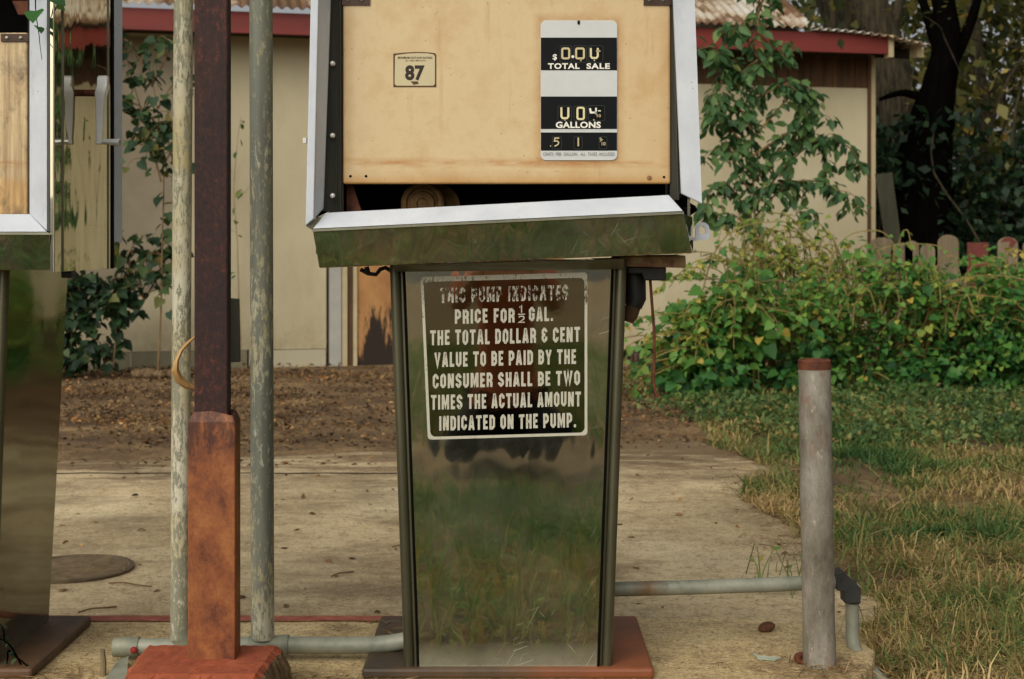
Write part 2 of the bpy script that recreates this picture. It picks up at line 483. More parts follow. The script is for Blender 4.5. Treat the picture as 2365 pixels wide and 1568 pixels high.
    leafmat('front_grass', [(0, C(66, 112, 46)), (.5, C(120, 152, 68)), (.8, C(180, 160, 92)), (1, C(150, 116, 74))], .3, .7)
    leafmat('litter_leaf', [(0, C(46, 34, 22)), (.45, C(92, 68, 42)), (.75, C(140, 106, 64)), (.95, C(184, 146, 92)), (1, C(180, 110, 50))], .1, .8)
    leafmat('dry_straw', [(0, C(78, 58, 38)), (.5, C(128, 100, 64)), (1, C(186, 160, 112))], .1, .8)
    simple('bark', C(44, 38, 26), C(104, 92, 64), 9, 0.95, 0, 1.0, (2.5, 2.5, .35), dist=.05, lo=.38, hi=.62)
    simple('dark_bark', C(8, 8, 8), C(22, 19, 16), 9, 0.95, 0, 1.0, (2.5, 2.5, .4), dist=.05, spec=0.0)  # near-black: shade of the hollow under the canopy put into the bark colour
    simple('twig_brown', C(92, 70, 46), C(138, 110, 72), 12, 0.9)
    simple('shoot_olive', C(112, 92, 50), C(150, 134, 76), 3, 0.8)
    simple('stem_green', C(96, 122, 56), C(132, 144, 72), 12, 0.8)
    simple('dry_husk', C(186, 140, 82), C(214, 172, 112), 12, 0.6, 0, .2, (4, 4, 1))
    simple('lid_rim', C(70, 58, 42), C(112, 96, 70), 20, .9, 0, .5)
    simple('lid_brown', C(84, 68, 48), C(132, 112, 78), 24, 0.9, 0, .6)
    simple('cone_brown', C(60, 34, 20), C(104, 62, 36), 60, 0.9, 0, .6)
    t = T('clear_glass')
    MAT['clear_glass'] = t.pbr(C(200, 214, 196), 0.15, 0, None, alpha=0.5)
    simple('red_plastic', C(120, 30, 26), C(146, 40, 34), 10, 0.4)
    # --- photographer mirrored in the steel
    simple('pink_shirt', C(206, 112, 80), C(226, 138, 104), 6, 0.9)
    simple('navy_trousers', C(22, 26, 34), C(34, 38, 46), 8, 0.9)
    simple('skin', C(196, 140, 110), C(206, 152, 120), 6, 0.55)
    simple('hair_brown', C(44, 30, 22), C(62, 42, 30), 30, 0.6)


build_materials()


class MB:
    """collects geometry and links it as one mesh object"""
    def __init__(self):
        self.v, self.f, self.m = [], [], []

    def add(self, verts, faces, mi=0):
        o = len(self.v)
        self.v += [tuple(p) for p in verts]
        self.f += [tuple(i + o for i in f) for f in faces]
        self.m += [mi] * len(faces)
        return self

    def hexa(self, p, mi=0):
        """8 points: front quad 0-3, back quad 4-7 in the same order"""
        return self.add(p, [(0, 1, 2, 3), (7, 6, 5, 4), (0, 4, 5, 1), (1, 5, 6, 2), (2, 6, 7, 3), (3, 7, 4, 0)], mi)

    def box(self, lo, hi, mi=0):
        (a, b, c), (d, e, f) = lo, hi
        return self.hexa([(a, b, c), (d, b, c), (d, b, f), (a, b, f), (a, e, c), (d, e, c), (d, e, f), (a, e, f)], mi)

    def slab(self, poly, depth, mi=0):
        """closed prism from a polygon swept along the vector `depth`"""
        n = len(poly)
        d = Vector(depth)
        q = [tuple(Vector(p) + d) for p in poly]
        fs = [tuple(range(n)), tuple(range(2 * n - 1, n - 1, -1))]
        fs += [(i, n + i, n + (i + 1) % n, (i + 1) % n) for i in range(n)]
        return self.add(list(poly) + q, fs, mi)

    def poly(self, pts, mi=0):
        return self.add(pts, [tuple(range(len(pts)))], mi)

    def tube(self, pts, rad, n=12, mi=0, cap=True, jitter=0.0):
        pts = [Vector(p) for p in pts]
        if not hasattr(rad, '__len__'):
            rad = [rad] * len(pts)
        vs, fs = [], []
        prev = None
        for i, p in enumerate(pts):
            d = (pts[min(i + 1, len(pts) - 1)] - pts[max(i - 1, 0)])
            d.normalize()
            if prev is None:
                a = Vector((1, 0, 0)) if abs(d.x) < 0.8 else Vector((0, 0, 1))
                a = (a - d * a.dot(d)).normalized()
            else:
                a = (prev - d * prev.dot(d)).normalized()
            prev = a
            b = d.cross(a)
            for k in range(n):
                t = 2 * math.pi * k / n
                r = rad[i] * (1 + (random.uniform(-jitter, jitter) if jitter else 0))
                vs.append(p + (a * math.cos(t) + b * math.sin(t)) * r)
        for i in range(len(pts) - 1):
            for k in range(n):
                k2 = (k + 1) % n
                fs.append((i * n + k, i * n + k2, (i + 1) * n + k2, (i + 1) * n + k))
        if cap:
            fs.append(tuple(range(n - 1, -1, -1)))
            fs.append(tuple((len(pts) - 1) * n + k for k in range(n)))
        return self.add(vs, fs, mi)

    def lathe(self, c, axis, prof, n=24, mi=0):
        """prof: list of (radius, offset along axis)"""
        ax = Vector(axis).normalized()
        a = ax.orthogonal().normalized()
        b = ax.cross(a)
        c = Vector(c)
        vs, fs = [], []
        for r, h in prof:
            for k in range(n):
                t = 2 * math.pi * k / n
                vs.append(c + ax * h + (a * math.cos(t) + b * math.sin(t)) * max(r, 1e-4))
        for i in range(len(prof) - 1):
            for k in range(n):
                k2 = (k + 1) % n
                fs.append((i * n + k, i * n + k2, (i + 1) * n + k2, (i + 1) * n + k))
        fs.append(tuple(range(n - 1, -1, -1)))
        fs.append(tuple((len(prof) - 1) * n + k for k in range(n)))
        return self.add(vs, fs, mi)

    def build(self, name, mats, parent=None, smooth=False, bevel=0.0, origin=None):
        if isinstance(mats, str):
            mats = [mats]
        root = parent
        while root is not None and root.parent is not None:
            root = root.parent
        o = Vector(origin) if origin is not None else (root.location.copy() if root is not None else Vector((0, 0, 0)))
        me = bpy.data.meshes.new(name)
        me.from_pydata([(p[0] - o.x, p[1] - o.y, p[2] - o.z) for p in self.v], [], self.f)
        for m in mats:
            me.materials.append(MAT[m])
        me.polygons.foreach_set('material_index', self.m)
        bm = bmesh.new()
        bm.from_mesh(me)
        bmesh.ops.recalc_face_normals(bm, faces=bm.faces)
        bm.to_mesh(me)
        bm.free()
        ob = bpy.data.objects.new(name, me)
        COL.objects.link(ob)
        if parent is not None:
            ob.parent = parent
        elif origin is not None:
            ob.location = o
        if smooth:
            me.polygons.foreach_set('use_smooth', [True] * len(me.polygons))
            try:
                me.set_sharp_from_angle(angle=math.radians(38))
            except Exception:
                pass
        if bevel > 0:
            b = ob.modifiers.new('bevel', 'BEVEL')
            b.width = bevel
            b.segments = 2
            b.limit_method = 'ANGLE'
            b.angle_limit = math.radians(35)
        return ob


def tag(o, label=None, cat=None, group=None, kind=None):
    if label:
        o['label'] = label
    if cat:
        o['category'] = cat
    if group:
        o['group'] = group
    if kind:
        o['kind'] = kind
    return o


def thing(name, loc, label, cat, group=None):
    o = bpy.data.objects.new(name, None)
    o.empty_display_size = 0.2
    COL.objects.link(o)
    o.location = loc
    return tag(o, label, cat, group)


# ---- lettering: one word line fitted into a measured rectangle
def text_faces(s, offset=0.0, spacing=1.0):
    cu = bpy.data.curves.new('lettering', 'FONT')
    cu.body = s
    cu.size = 1.0
    cu.offset = offset
    cu.space_character = spacing
    cu.resolution_u = 3
    ob = bpy.data.objects.new('lettering', cu)
    COL.objects.link(ob)
    bpy.context.view_layer.update()
    dg = bpy.context.evaluated_depsgraph_get()
    me = bpy.data.meshes.new_from_object(ob.evaluated_get(dg))
    vs = np.array([v.co[:] for v in me.vertices])
    fs = [tuple(p.vertices) for p in me.polygons]
    bpy.data.objects.remove(ob)
    bpy.data.curves.remove(cu)
    bpy.data.meshes.remove(me)
    return vs, fs


def put_text(mb, s, u0, u1, vt, vb, fn, mi=0, skew=0.0, offset=0.0, spacing=1.0):
    """vt/vb: top and bottom of the line at its middle; skew: rise (in v) per u"""
    vs, fs = text_faces(s, offset, spacing)
    lo, hi = vs.min(0), vs.max(0)
    out = []
    um = (u0 + u1) / 2
    for x, y, _ in vs:
        u = u0 + (x - lo[0]) / (hi[0] - lo[0]) * (u1 - u0)
        v = vb + (y - lo[1]) / (hi[1] - lo[1]) * (vt - vb) - skew * (u - um)
        out.append(fn(u, v))
    mb.add(out, fs, mi)


def stroke(mb, pts, wd, fn, mi=0, closed=False):
    """flat polyline of width wd in survey units"""
    n = len(pts)
    P = [Vector((p[0], p[1], 0)) for p in pts]
    L, R = [], []
    for i in range(n):
        if closed:
            a, b = P[i - 1], P[(i + 1) % n]
        else:
            a, b = P[max(i - 1, 0)], P[min(i + 1, n - 1)]
        d1 = (P[i] - a).normalized() if (P[i] - a).length > 0 else (b - P[i]).normalized()
        d2 = (b - P[i]).normalized() if (b - P[i]).length > 0 else d1
        n1 = Vector((-d1.y, d1.x, 0))
        n2 = Vector((-d2.y, d2.x, 0))
        nn = (n1 + n2)
        if nn.length < 1e-6:
            nn = n1
        nn.normalize()
        k = wd / 2 / max(nn.dot(n1), 0.4)
        L.append(P[i] + nn * k)
        R.append(P[i] - nn * k)
    vs = [fn(p.x, p.y) for p in L] + [fn(p.x, p.y) for p in R]
    m = n if closed else n - 1
    mb.add(vs, [(i, (i + 1) % n, n + (i + 1) % n, n + i) for i in range(m)], mi)


def glyph(ch):
    a, c = .1, .13
    wd = {'I': .2, 'M': .70, 'N': .55, 'A': .56, 'V': .56, 'Y': .56, 'W': .80, 'E': .43, 'F': .43, 'L': .42, '.': .22}.get(ch, .52)
    l, r, b, t, m = a, wd - a, a, 1 - a, wd / 2
    D = {
        'T': [[(0, t), (wd, t)], [(m, 0), (m, t - a)]], 'H': [[(l, 0), (l, 1)], [(r, 0), (r, 1)], [(l + a, .5), (r - a, .5)]], 'I': [[(m, 0), (m, 1)]],
        'S': [[(r, .68), (r, t - c), (r - c, t), (l + c, t), (l, t - c), (l, .64), (l + .07, .55), (r - .07, .45), (r, .36), (r, b + c), (r - c, b), (l + c, b), (l, b + c), (l, .32)]],
        'P': [[(l, 0), (l, t), (r - c, t), (r, t - c), (r, .52), (r - c, .41), (l + a, .41)]], 'U': [[(l, 1), (l, b + c), (l + c, b), (r - c, b), (r, b + c), (r, 1)]],
        'M': [[(l, 0), (l, 1)], [(r, 0), (r, 1)], [(l + .05, .97), (m, .22), (r - .05, .97)]], 'N': [[(l, 0), (l, 1)], [(r, 0), (r, 1)], [(l + .03, .95), (r - .03, .05)]],
        'D': ['c', (l, b), (l, t), (r - c, t), (r, t - c), (r, b + c), (r - c, b)], 'O': ['c', (l, b + c), (l, t - c), (l + c, t), (r - c, t), (r, t - c), (r, b + c), (r - c, b), (l + c, b)],
        'C': [[(r, .64), (r, t - c), (r - c, t), (l + c, t), (l, t - c), (l, b + c), (l + c, b), (r - c, b), (r, b + c), (r, .36)]],
        'G': [[(r, .64), (r, t - c), (r - c, t), (l + c, t), (l, t - c), (l, b + c), (l + c, b), (r - c, b), (r, b + c), (r, .46), (m, .46)]],
        'A': [[(l * .85, 0), (m - .035, t), (m + .035, t), (wd - l * .85, 0)], [(.19, .24), (wd - .19, .24)]], 'E': [[(wd, t), (l, t), (l, b), (wd, b)], [(l + a, .5), (wd - .05, .5)]],
        'F': [[(wd, t), (l, t), (l, 0)], [(l + a, .48), (wd - .05, .48)]], 'R': [[(l, 0), (l, t), (r - c, t), (r, t - c), (r, .56), (r - c, .45), (l + a, .45)], [(r - .06, .40), (r, .30), (r, 0)]],
        'L': [[(l, 1), (l, b), (wd, b)]], 'V': [[(l * .85, 1), (m, .1), (wd - l * .85, 1)]], 'B': ['c', (l, b), (l, t), (r - c, t), (r, t - c), (r, .6), (r - .06, .5), (r, .4), (r, b + c), (r - c, b)],
        'Y': [[(l * .85, 1), (m, .44), (wd - l * .85, 1)], [(m, .42), (m, 0)]], 'W': [[(l * .85, 1), (.245, .12), (.4, .9), (.555, .12), (wd - l * .85, 1)]],
        '&': [[(r, .7), (r, t - c), (r - c, t), (l + c, t), (l, t - c), (l, .62), (l + c, .52), (wd * .66, .52)], [(l + c - .02, .49), (l, .40), (l, b + c), (l + c, b), (r - c, b), (r, b + c), (r, .4)]],
        '.': [[(m, 0), (m, .2)]]}
    return wd, D[ch]


def block_text(mb, s, u0, u1, vt, vb, fn, mi=0, skew=0.0):
    x, items = 0.0, []
    for ch in s:
        if ch == ' ':
            x += .36
            continue
        wd, st = glyph(ch)
        items.append((x, st, ch))
        x += wd + .15
    tot = x - .15
    h = vb - vt
    kx = (u1 - u0) / tot
    um = (u0 + u1) / 2
    for j, (x0, st, ch) in enumerate(items):
        if st[0] == 'c':
            parts = [(st[1:], True)]
            if ch == 'B':
                parts.append(([(.2, .5), (.4, .5)], False))
        else:
            parts = [(q, False) for q in st]
        jit = random.uniform(-.5, .5)
        for q_, (pts, cl) in enumerate(parts):
            f2 = lambda a, b, q_=q_: fn(u0 + a * kx / h * 1.0 if False else u0 + a / h * kx, vb + jit - b - skew * (u0 + a / h * kx - um), q_)
            stroke(mb, [((x0 + px) * h, py * h) for px, py in pts], .2 * h, f2, mi, cl)


def rrect(u0, u1, v0, v1, r, k=5):
    pts = []
    for cu, cv, a0 in ((u1 - r, v0 + r, -90), (u1 - r, v1 - r, 0), (u0 + r, v1 - r, 90), (u0 + r, v0 + r, 180)):
        for i in range(k + 1):
            a = math.radians(a0 + 90 * i / k)
            pts.append((cu + r * math.cos(a), cv + r * math.sin(a)))
    return pts


# ---- foliage: many small folded leaves in one mesh, a tint per leaf
HEART = (np.array([(0, 0, 0), (-.30, -.08, .04), (-.46, .22, .09), (-.30, .62, .05), (0, 1.0, -.12), (.30, .62, .05), (.46, .22, .09), (.30, -.08, .04), (0, .45, -.03)], float),
         [(0, 8, 2, 1), (8, 4, 3, 2), (0, 7, 6, 8), (8, 6, 5, 4)])
OVAL = (np.array([(0, 0, 0), (-.25, .35, .05), (-.2, .7, .04), (0, 1, -.12), (.2, .7, .04), (.25, .35, .05), (0, .5, -.02)], float),
        [(0, 6, 2, 1), (6, 3, 2), (0, 5, 4, 6), (6, 4, 3)])
DIAMOND = (np.array([(0, 0, 0), (-.3, .45, .06), (0, 1, 0), (.3, .45, .06)], float), [(0, 3, 2, 1)])


def leaf_arrays(pos, axis, up, size, tmpl):
    P = np.asarray(pos, float)
    n = len(P)
    A = np.asarray(axis, float)
    A = A / np.linalg.norm(A, axis=1, keepdims=True)
    U = np.asarray(up, float)
    Nn = U - A * (U * A).sum(1, keepdims=True)
    Nn /= np.linalg.norm(Nn, axis=1, keepdims=True) + 1e-9
    S = np.cross(A, Nn)
    s = np.asarray(size, float).reshape(n, 1, 1)
    tv = tmpl[0]
    V = P[:, None, :] + s * (tv[None, :, 0:1] * S[:, None, :] + tv[None, :, 1:2] * A[:, None, :] + tv[None, :, 2:3] * Nn[:, None, :])
    return V.reshape(-1, 3)


def leaf_mesh(name, pos, axis, up, size, tint, mat, tmpl=HEART, parent=None, extra=None):
    pos = np.asarray(pos, float)
    n = len(pos)
    root = parent
    while root is not None and root.parent is not None:
        root = root.parent
    o = np.array(root.location) if root is not None else np.zeros(3)
    V = leaf_arrays(pos, axis, up, size, tmpl) - o
    k = len(tmpl[0])
    fl = tmpl[1]
    lens = np.array([len(f) for f in fl])
    flat = np.concatenate([np.array(f) for f in fl])
    loops = (flat[None, :] + (np.arange(n) * k)[:, None]).reshape(-1)
    tot = np.tile(lens, n)
    start = np.concatenate([[0], np.cumsum(tot)[:-1]])
    me = bpy.data.meshes.new(name)
    me.vertices.add(len(V))
    me.vertices.foreach_set('co', V.astype(np.float32).reshape(-1))
    me.loops.add(len(loops))
    me.loops.foreach_set('vertex_index', loops.astype(np.int32))
    me.polygons.add(len(tot))
    me.polygons.foreach_set('loop_start', start.astype(np.int32))
    me.polygons.foreach_set('loop_total', tot.astype(np.int32))
    me.update(calc_edges=True)
    at = me.attributes.new('tint', 'FLOAT', 'POINT')
    at.data.foreach_set('value', np.repeat(np.asarray(tint, np.float32), k))
    me.materials.append(MAT[mat])
    me.validate()
    ob = bpy.data.objects.new(name, me)
    COL.objects.link(ob)
    if parent is not None:
        ob.parent = parent
    return ob


def rdir(n, zbias=0.0, spread=1.0):
    d = RNG.normal(size=(n, 3)) * spread
    d[:, 2] += zbias
    return d / np.linalg.norm(d, axis=1, keepdims=True)


def in_poly(x, y, poly):
    inside = np.zeros(len(x), bool)
    n = len(poly)
    for i in range(n):
        x0, y0 = poly[i][:2]
        x1, y1 = poly[(i + 1) % n][:2]
        c = ((y0 > y) != (y1 > y)) & (x < (x1 - x0) * (y - y0) / (y1 - y0 + 1e-12) + x0)
        inside ^= c
    return inside


def lownoise(x, y, s=1.0, seed=0):
    r = np.random.default_rng(seed)
    out = np.zeros_like(x)
    for k in range(7):
        a = r.uniform(0, 2 * math.pi)
        f = s * r.uniform(.6, 2.4)
        out += np.sin((x * math.cos(a) + y * math.sin(a)) * f + r.uniform(0, 6.28)) / 7 * 1.6
    return out


# blade: 2-segment bent strip
def blade_mesh(name, x, y, z, h, lean, width, tint, mat):
    n = len(x)
    az = RNG.uniform(0, 2 * math.pi, n)
    ln = lean * RNG.uniform(.2, 1.2, n)
    dx, dy = np.cos(az) * ln * h, np.sin(az) * ln * h
    fa = az + math.pi / 2 + RNG.normal(0, .5, n)
    wx, wy = np.cos(fa) * width, np.sin(fa) * width
    V = np.empty((n, 5, 3))
    V[:, 0] = np.stack([x - wx, y - wy, z], 1)
    V[:, 1] = np.stack([x + wx, y + wy, z], 1)
    V[:, 2] = np.stack([x + dx * .35 + wx * .75, y + dy * .35 + wy * .75, z + h * .6], 1)
    V[:, 3] = np.stack([x + dx * .35 - wx * .75, y + dy * .35 - wy * .75, z + h * .6], 1)
    V[:, 4] = np.stack([x + dx, y + dy, z + h * (1 - .35 * np.minimum(ln, 1.5))], 1)
    me = bpy.data.meshes.new(name)
    me.vertices.add(n * 5)
    me.vertices.foreach_set('co', V.astype(np.float32).reshape(-1))
    pat = np.array([0, 1, 2, 3, 3, 2, 4])
    loops = (pat[None] + (np.arange(n) * 5)[:, None]).reshape(-1)
    tot = np.tile([4, 3], n)
    st = np.concatenate([[0], np.cumsum(tot)[:-1]])
    me.loops.add(len(loops))
    me.loops.foreach_set('vertex_index', loops.astype(np.int32))
    me.polygons.add(len(tot))
    me.polygons.foreach_set('loop_start', st.astype(np.int32))
    me.polygons.foreach_set('loop_total', tot.astype(np.int32))
    me.update(calc_edges=True)
    at = me.attributes.new('tint', 'FLOAT', 'POINT')
    at.data.foreach_set('value', np.repeat(np.clip(tint, 0, 1).astype(np.float32), 5))
    me.materials.append(MAT[mat])
    ob = bpy.data.objects.new(name, me)
    COL.objects.link(ob)
    return ob


# ------------------------------------------------------------------ ground
g = MB()
g.poly([(-60, -40, -0.106), (60, -40, -0.106), (60, 90, -0.106), (-60, 90, -0.106)])
tag(g.build('ground', 'bare_earth'), kind='structure')

edge_uv = [(-900, 1066), (60, 1068), (240, 1064), (450, 1064), (640, 1054), (800, 1046), (900, 1038), (1100, 1030), (1300, 1020), (1430, 1012), (1500, 1006),
           (1560, 1010), (1640, 1030), (1700, 1052), (1790, 1082), (1830, 1092), (1760, 1096), (1712, 1120), (1716, 1150), (1752, 1180), (1800, 1200), (1842, 1222),
           (1866, 1262), (1905, 1300), (1960, 1330), (2030, 1380), (2056, 1424), (2044, 1446), (2010, 1462)]
pav = []
for i in range(len(edge_uv) - 1):
    a, b = edge_uv[i], edge_uv[i + 1]
    k = 3
    for j in range(k):
        t_ = j / k
        p = G(a[0] + (b[0] - a[0]) * t_ + (random.uniform(-9, 9) if i > 2 and j else 0), a[1] + (b[1] - a[1]) * t_ + (random.uniform(-5, 5) if i > 1 and j else 0), -0.1)
        pav.append(p[:2])
pav += [G(*edge_uv[-1])[:2], (0.95, 3.6), (0.95, 3.2), (-6, 3.2)]
g = MB()
g.slab([(x, y, -0.098) for x, y in pav], (0, 0, -.05))
tag(g.build('pavement', 'old_concrete'), kind='structure')

# pump island: a low kerbed slab with a rounded, crumbling end
isl = [(-4.5, 3.29), (0.62, 3.29)]
for k in range(1, 12):
    a = math.radians(-90 + 15 * k)
    isl.append((0.60 + .32 * math.cos(a) + random.uniform(-.012, .012), 3.5995 + .3095 * math.sin(a) * (1 if k < 11 else 1)))
isl += [(0.50, 3.909), (-4.5, 3.909)]
g = MB()
g.slab([(x, y, 0.0) for x, y in isl], (0, 0, -.15))
tag(g.build('kerb_island', 'island_concrete', bevel=.012), kind='structure')
g = MB()
pts = [(-4.5 + 4.35 * i / 40, 3.858 + random.uniform(-.004, .004), .004) for i in range(41)]
pts2 = [(-4.5 + 4.35 * i / 40, 3.912 + random.uniform(-.002, .002), .004) for i in range(41)]
g.add(pts + pts2, [(i, i + 1, 42 + i, 41 + i) for i in range(40)])
tag(g.build('kerb_paint', 'red_kerb_paint'), kind='structure')

# ------------------------------------------------------------------ fuel pumps
PY = 3.59


def strip(mb, quad, t, mi=0):
    """a plate with the four given front corners and thickness t going back"""
    return mb.slab(quad, (0, t, 0), mi)


def make_pump(dx, bent):
    """the left pump is the same model set dx to the side; its dial panel has slipped down"""
    def P(u, v, Y):
        p = W(u, v, Y)
        return (p[0], p[1], p[2])

    def X(p):
        return (p[0] + dx, p[1], p[2])
    x0 = -0.012
    if bent:
        root = thing('fuel_pump', (x0, PY, 0), 'cream and stainless steel fuel pump with TOTAL SALE dial and a bent lower rail', 'fuel pump', 'old fuel pumps on the island')
    else:
        root = thing('fuel_pump', (x0 + dx, PY, 0), 'second fuel pump cut by the picture edge, with a chrome crank on its mirror side', 'fuel pump', 'old fuel pumps on the island')
    # base plate with a turned-down lip
    b = MB()
    b.box((-.354 + dx, 3.352, 0.0), (.336 + dx, 3.83, .026))
    b.build('base_plate', 'plate_rust' if bent else 'plate_dark', root, bevel=.008)
    b = MB()
    b.box((-.29 + dx, 3.352 + .03, -.0), (.27 + dx, 3.80, .03))
    # cabinet: tapered shell, narrower at the foot
    zb, zt = .026, .99
    def cab(z):
        k = (z - zb) / (zt - zb)
        return (.222 + .035 * k, 3.372, 3.79 + .06 * k)
    b = MB()
    (w0, f0, r0), (w1, f1, r1) = cab(zb), cab(zt)
    c = -.009 + dx
    b.hexa([(c - w0, f0 + .006, zb), (c + w0, f0 + .006, zb), (c + w1, f1 + .006, zt), (c - w1, f1 + .006, zt),
            (c - w0, r0, zb), (c + w0, r0, zb), (c + w1, r1, zt), (c - w1, r1, zt)])
    b.build('cabinet', 'stainless_steel', root, bevel=.004)
    # rounded corner posts
    for s in (-1, 1):
        b = MB()
        for q, (oo, rr) in enumerate(((.013, .0125), (-.004, .005))):
            pts, rad = [], []
            for k in range(5):
                z = zb - .006 + (zt - zb + .006) * k / 4
                wv, fv, _ = cab(max(z, zb))
                pts.append((c + s * (wv + oo), fv + .010 - (.003 if q else 0), z))
            b.tube(pts, rr, 14)
        b.tube([(c + s * (w0 - .0085), f0 - .0015, zb - .004), (c + s * (w1 - .0085), f1 - .0015, zt)], .0026, 8, 1)
        b.build('corner_post', ['post_steel', 'black_void'], root, smooth=True)
        b = MB()
        b.hexa([(c + s * (w0 + .0253), f0 + .012, zb - .004), (c + s * (w0 + .004), f0 + .012, zb - .004), (c + s * (w1 + .004), f1 + .012, zt), (c + s * (w1 + .0253), f1 + .012, zt),
                (c + s * (w0 + .0253), r0 - .02, zb - .004), (c + s * (w0 + .004), r0 - .02, zb - .004), (c + s * (w1 + .004), r1 - .02, zt), (c + s * (w1 + .0253), r1 - .02, zt)])
        b.build('cabinet_side', 'dented_steel', root)
    # front door of the cabinet
    b = MB()
    e = .0115
    b.hexa([(c - w0 + e, f0 - .002, zb - .01), (c + w0 - e, f0 - .002, zb - .01), (c + w1 - e, f1 - .002, zt), (c - w1 + e, f1 - .002, zt),
            (c - w0 + e, f0 + .0055, zb - .01), (c + w0 - e, f0 + .0055, zb - .01), (c + w1 - e, f1 + .0055, zt), (c - w1 + e, f1 + .0055, zt)])
    door = b.build('front_door', 'stainless_steel', root, bevel=.002)

    # ---- head, open box with trims
    hl, hr = (-.4545 if bent else -.4345 + x0), .4138
    zh0, zh1 = (1.004 if bent else .962), 1.80
    MB().box((hl + dx, 3.295 if bent else 3.262, zh0), (hl + .006 + dx, 3.755, zh1)).build('side_panel', 'clear_steel', root)
    MB().box((hr - .006 + dx, 3.305 if bent else 3.262, zh0), (hr + dx, 3.755, zh1)).build('side_panel', 'clear_steel', root)
    MB().box((hl + .006 + dx, 3.262, zh1 - .02), (hr - .006 + dx, 3.755, zh1)).build('head_top', 'dull_aluminium', root)
    MB().box((hl + .006 + dx, 3.30, zh0 + .004), (hr - .006 + dx, 3.74, zh0 + .016)).build('head_floor', 'dull_aluminium', root)
    b = MB()
    b.box((hl + .03 + dx, 3.56, zh0 + .016), (hr - .03 + dx, 3.57, zh1 - .02))
    b.box((hl + .008 + dx, 3.345, zh0 + .016), (hl + .024 + dx, 3.56, zh1 - .02))
    b.box((hr - .024 + dx, 3.345, zh0 + .016), (hr - .008 + dx, 3.56, zh1 - .02))
    b.build('inner_case', 'black_void', root)
    # back trim
    for xx, s in ((hl, -1), (hr, 1)):
        b = MB()
        b.hexa([(xx - s * .02 + dx, 3.759, zh0 + .07), (xx + s * .004 + dx, 3.759, zh0 + .07), (xx + s * .004 + dx, 3.759, zh1), (xx - s * .02 + dx, 3.759, zh1),
                (xx - s * .02 + dx, 3.80, zh0 + .07), (xx + s * .012 + dx, 3.80, zh0 + .07), (xx + s * .012 + dx, 3.80, zh1), (xx - s * .02 + dx, 3.80, zh1)])
        b.build('back_trim', 'bare_aluminium', root)
    b = MB()
    b.hexa([(hl + dx, 3.757, zh0 - .002), (hr - .002 + dx, 3.757, zh0 - .002), (hr - .002 + dx, 3.757, zh0 + .066), (hl + dx, 3.757, zh0 + .066),
            (hl + dx, 3.785, zh0 + .004), (hr + .003 + dx, 3.785, zh0 + .004), (hr + .006 + dx, 3.80, zh0 + .066), (hl + dx, 3.80, zh0 + .066)])
    b.build('back_rail', 'stainless_steel', root)

    Yf, Yi = 3.25, 3.30

    def flat(q):
        """four corners with the last one moved along its sight line into the plane of the others"""
        p0, p1, p2, p3 = [Vector(p) for p in q]
        nn = (p1 - p0).cross(p2 - p0)
        o = Vector((0, 0, CAM_H))
        d = p3 - o
        return [p0, p1, p2, o + d * (nn.dot(p0 - o) / nn.dot(d))]
    if bent:
        L = dict(o0=(720, -120), o1=(705, 522), m0=(738, -120), m1=(724, 505), i0=(767, -120), i1=(746, 482))
        R = dict(i0=(1549, -120), i1=(1573, 447), o0=(1600, -120), o1=(1621, 471))
        B = dict(a=(722, 528), b=(1577, 487), c=(1544, 450), d=(752, 491))
        rail = [(722, 534), (1578, 493), (1597, 585), (737, 619)]
    else:
        sh = dx * F / 3.25
        L = dict(o0=(720 + sh, -120), o1=(720 + sh, 533), m0=(738 + sh, -120), m1=(738 + sh, 520), i0=(767 + sh, -120), i1=(767 + sh, 493))
        R = dict(i0=(68, -120), i1=(68, 493), o0=(108, -120), o1=(108, 533))
        B = dict(a=(717 + sh, 535), b=(108, 535), c=(70, 494), d=(760 + sh, 494))
        rail = [(717 + sh, 541), (114, 541), (118, 624), (722 + sh, 624)]
    b = MB()
    strip(b, [P(*L['o0'], Yf), P(*L['m0'], Yf), P(*L['m1'], Yf), P(*L['o1'], Yf)], .03)
    b.slab(flat([P(*L['m0'], Yf + .001), P(*L['i0'], Yi), P(*L['i1'], Yi), P(*L['m1'], Yf + .001)]), (0, .012, 0))
    b.build('bezel_strip', 'bare_aluminium', root, bevel=.002)
    b = MB()
    b.slab(flat([P(*R['i0'], Yi), P(*R['o0'], Yf), P(*R['o1'], Yf), P(*R['i1'], Yi)]), (0, .012, 0))
    if not bent:
        b.slab([P(108.5, -120, Yf + .001), P(117.5, -120, Yf + .02), P(117.5, 537, Yf + .02), P(108.5, 533, Yf + .001)], (0, .01, 0))
    b.build('bezel_strip', 'bare_aluminium', root, bevel=.002)
    b = MB()
    b.slab(flat([P(*B['a'], Yf), P(*B['b'], Yf), P(*B['c'], Yi), P(*B['d'], Yi)]), (0, .012, -.002))
    b.build('bezel_strip', 'bare_aluminium', root, bevel=.002)
    b = MB()   # thin lip under the lower bezel
    a_, b_, r0_, r1_ = B['a'], B['b'], rail[0], rail[1]
    b.slab([P(a_[0] - 2, a_[1] + 1.5, Yf - .002), P(b_[0] + 2, b_[1] + 1.5, Yf - .002), P(r1_[0] + 1, r1_[1] + 1, Yf - .002), P(r0_[0] - 1, r0_[1] + 1, Yf - .002)], (0, .02, 0))
    b.build('rail_lip', 'dull_aluminium', root)
    b = MB()
    q = flat([P(*rail[0], Yf + .002), P(*rail[1], Yf + .002), P(*rail[2], Yf + .024), P(*rail[3], Yf + .024)])
    b.slab(q, (0, .05, 0))
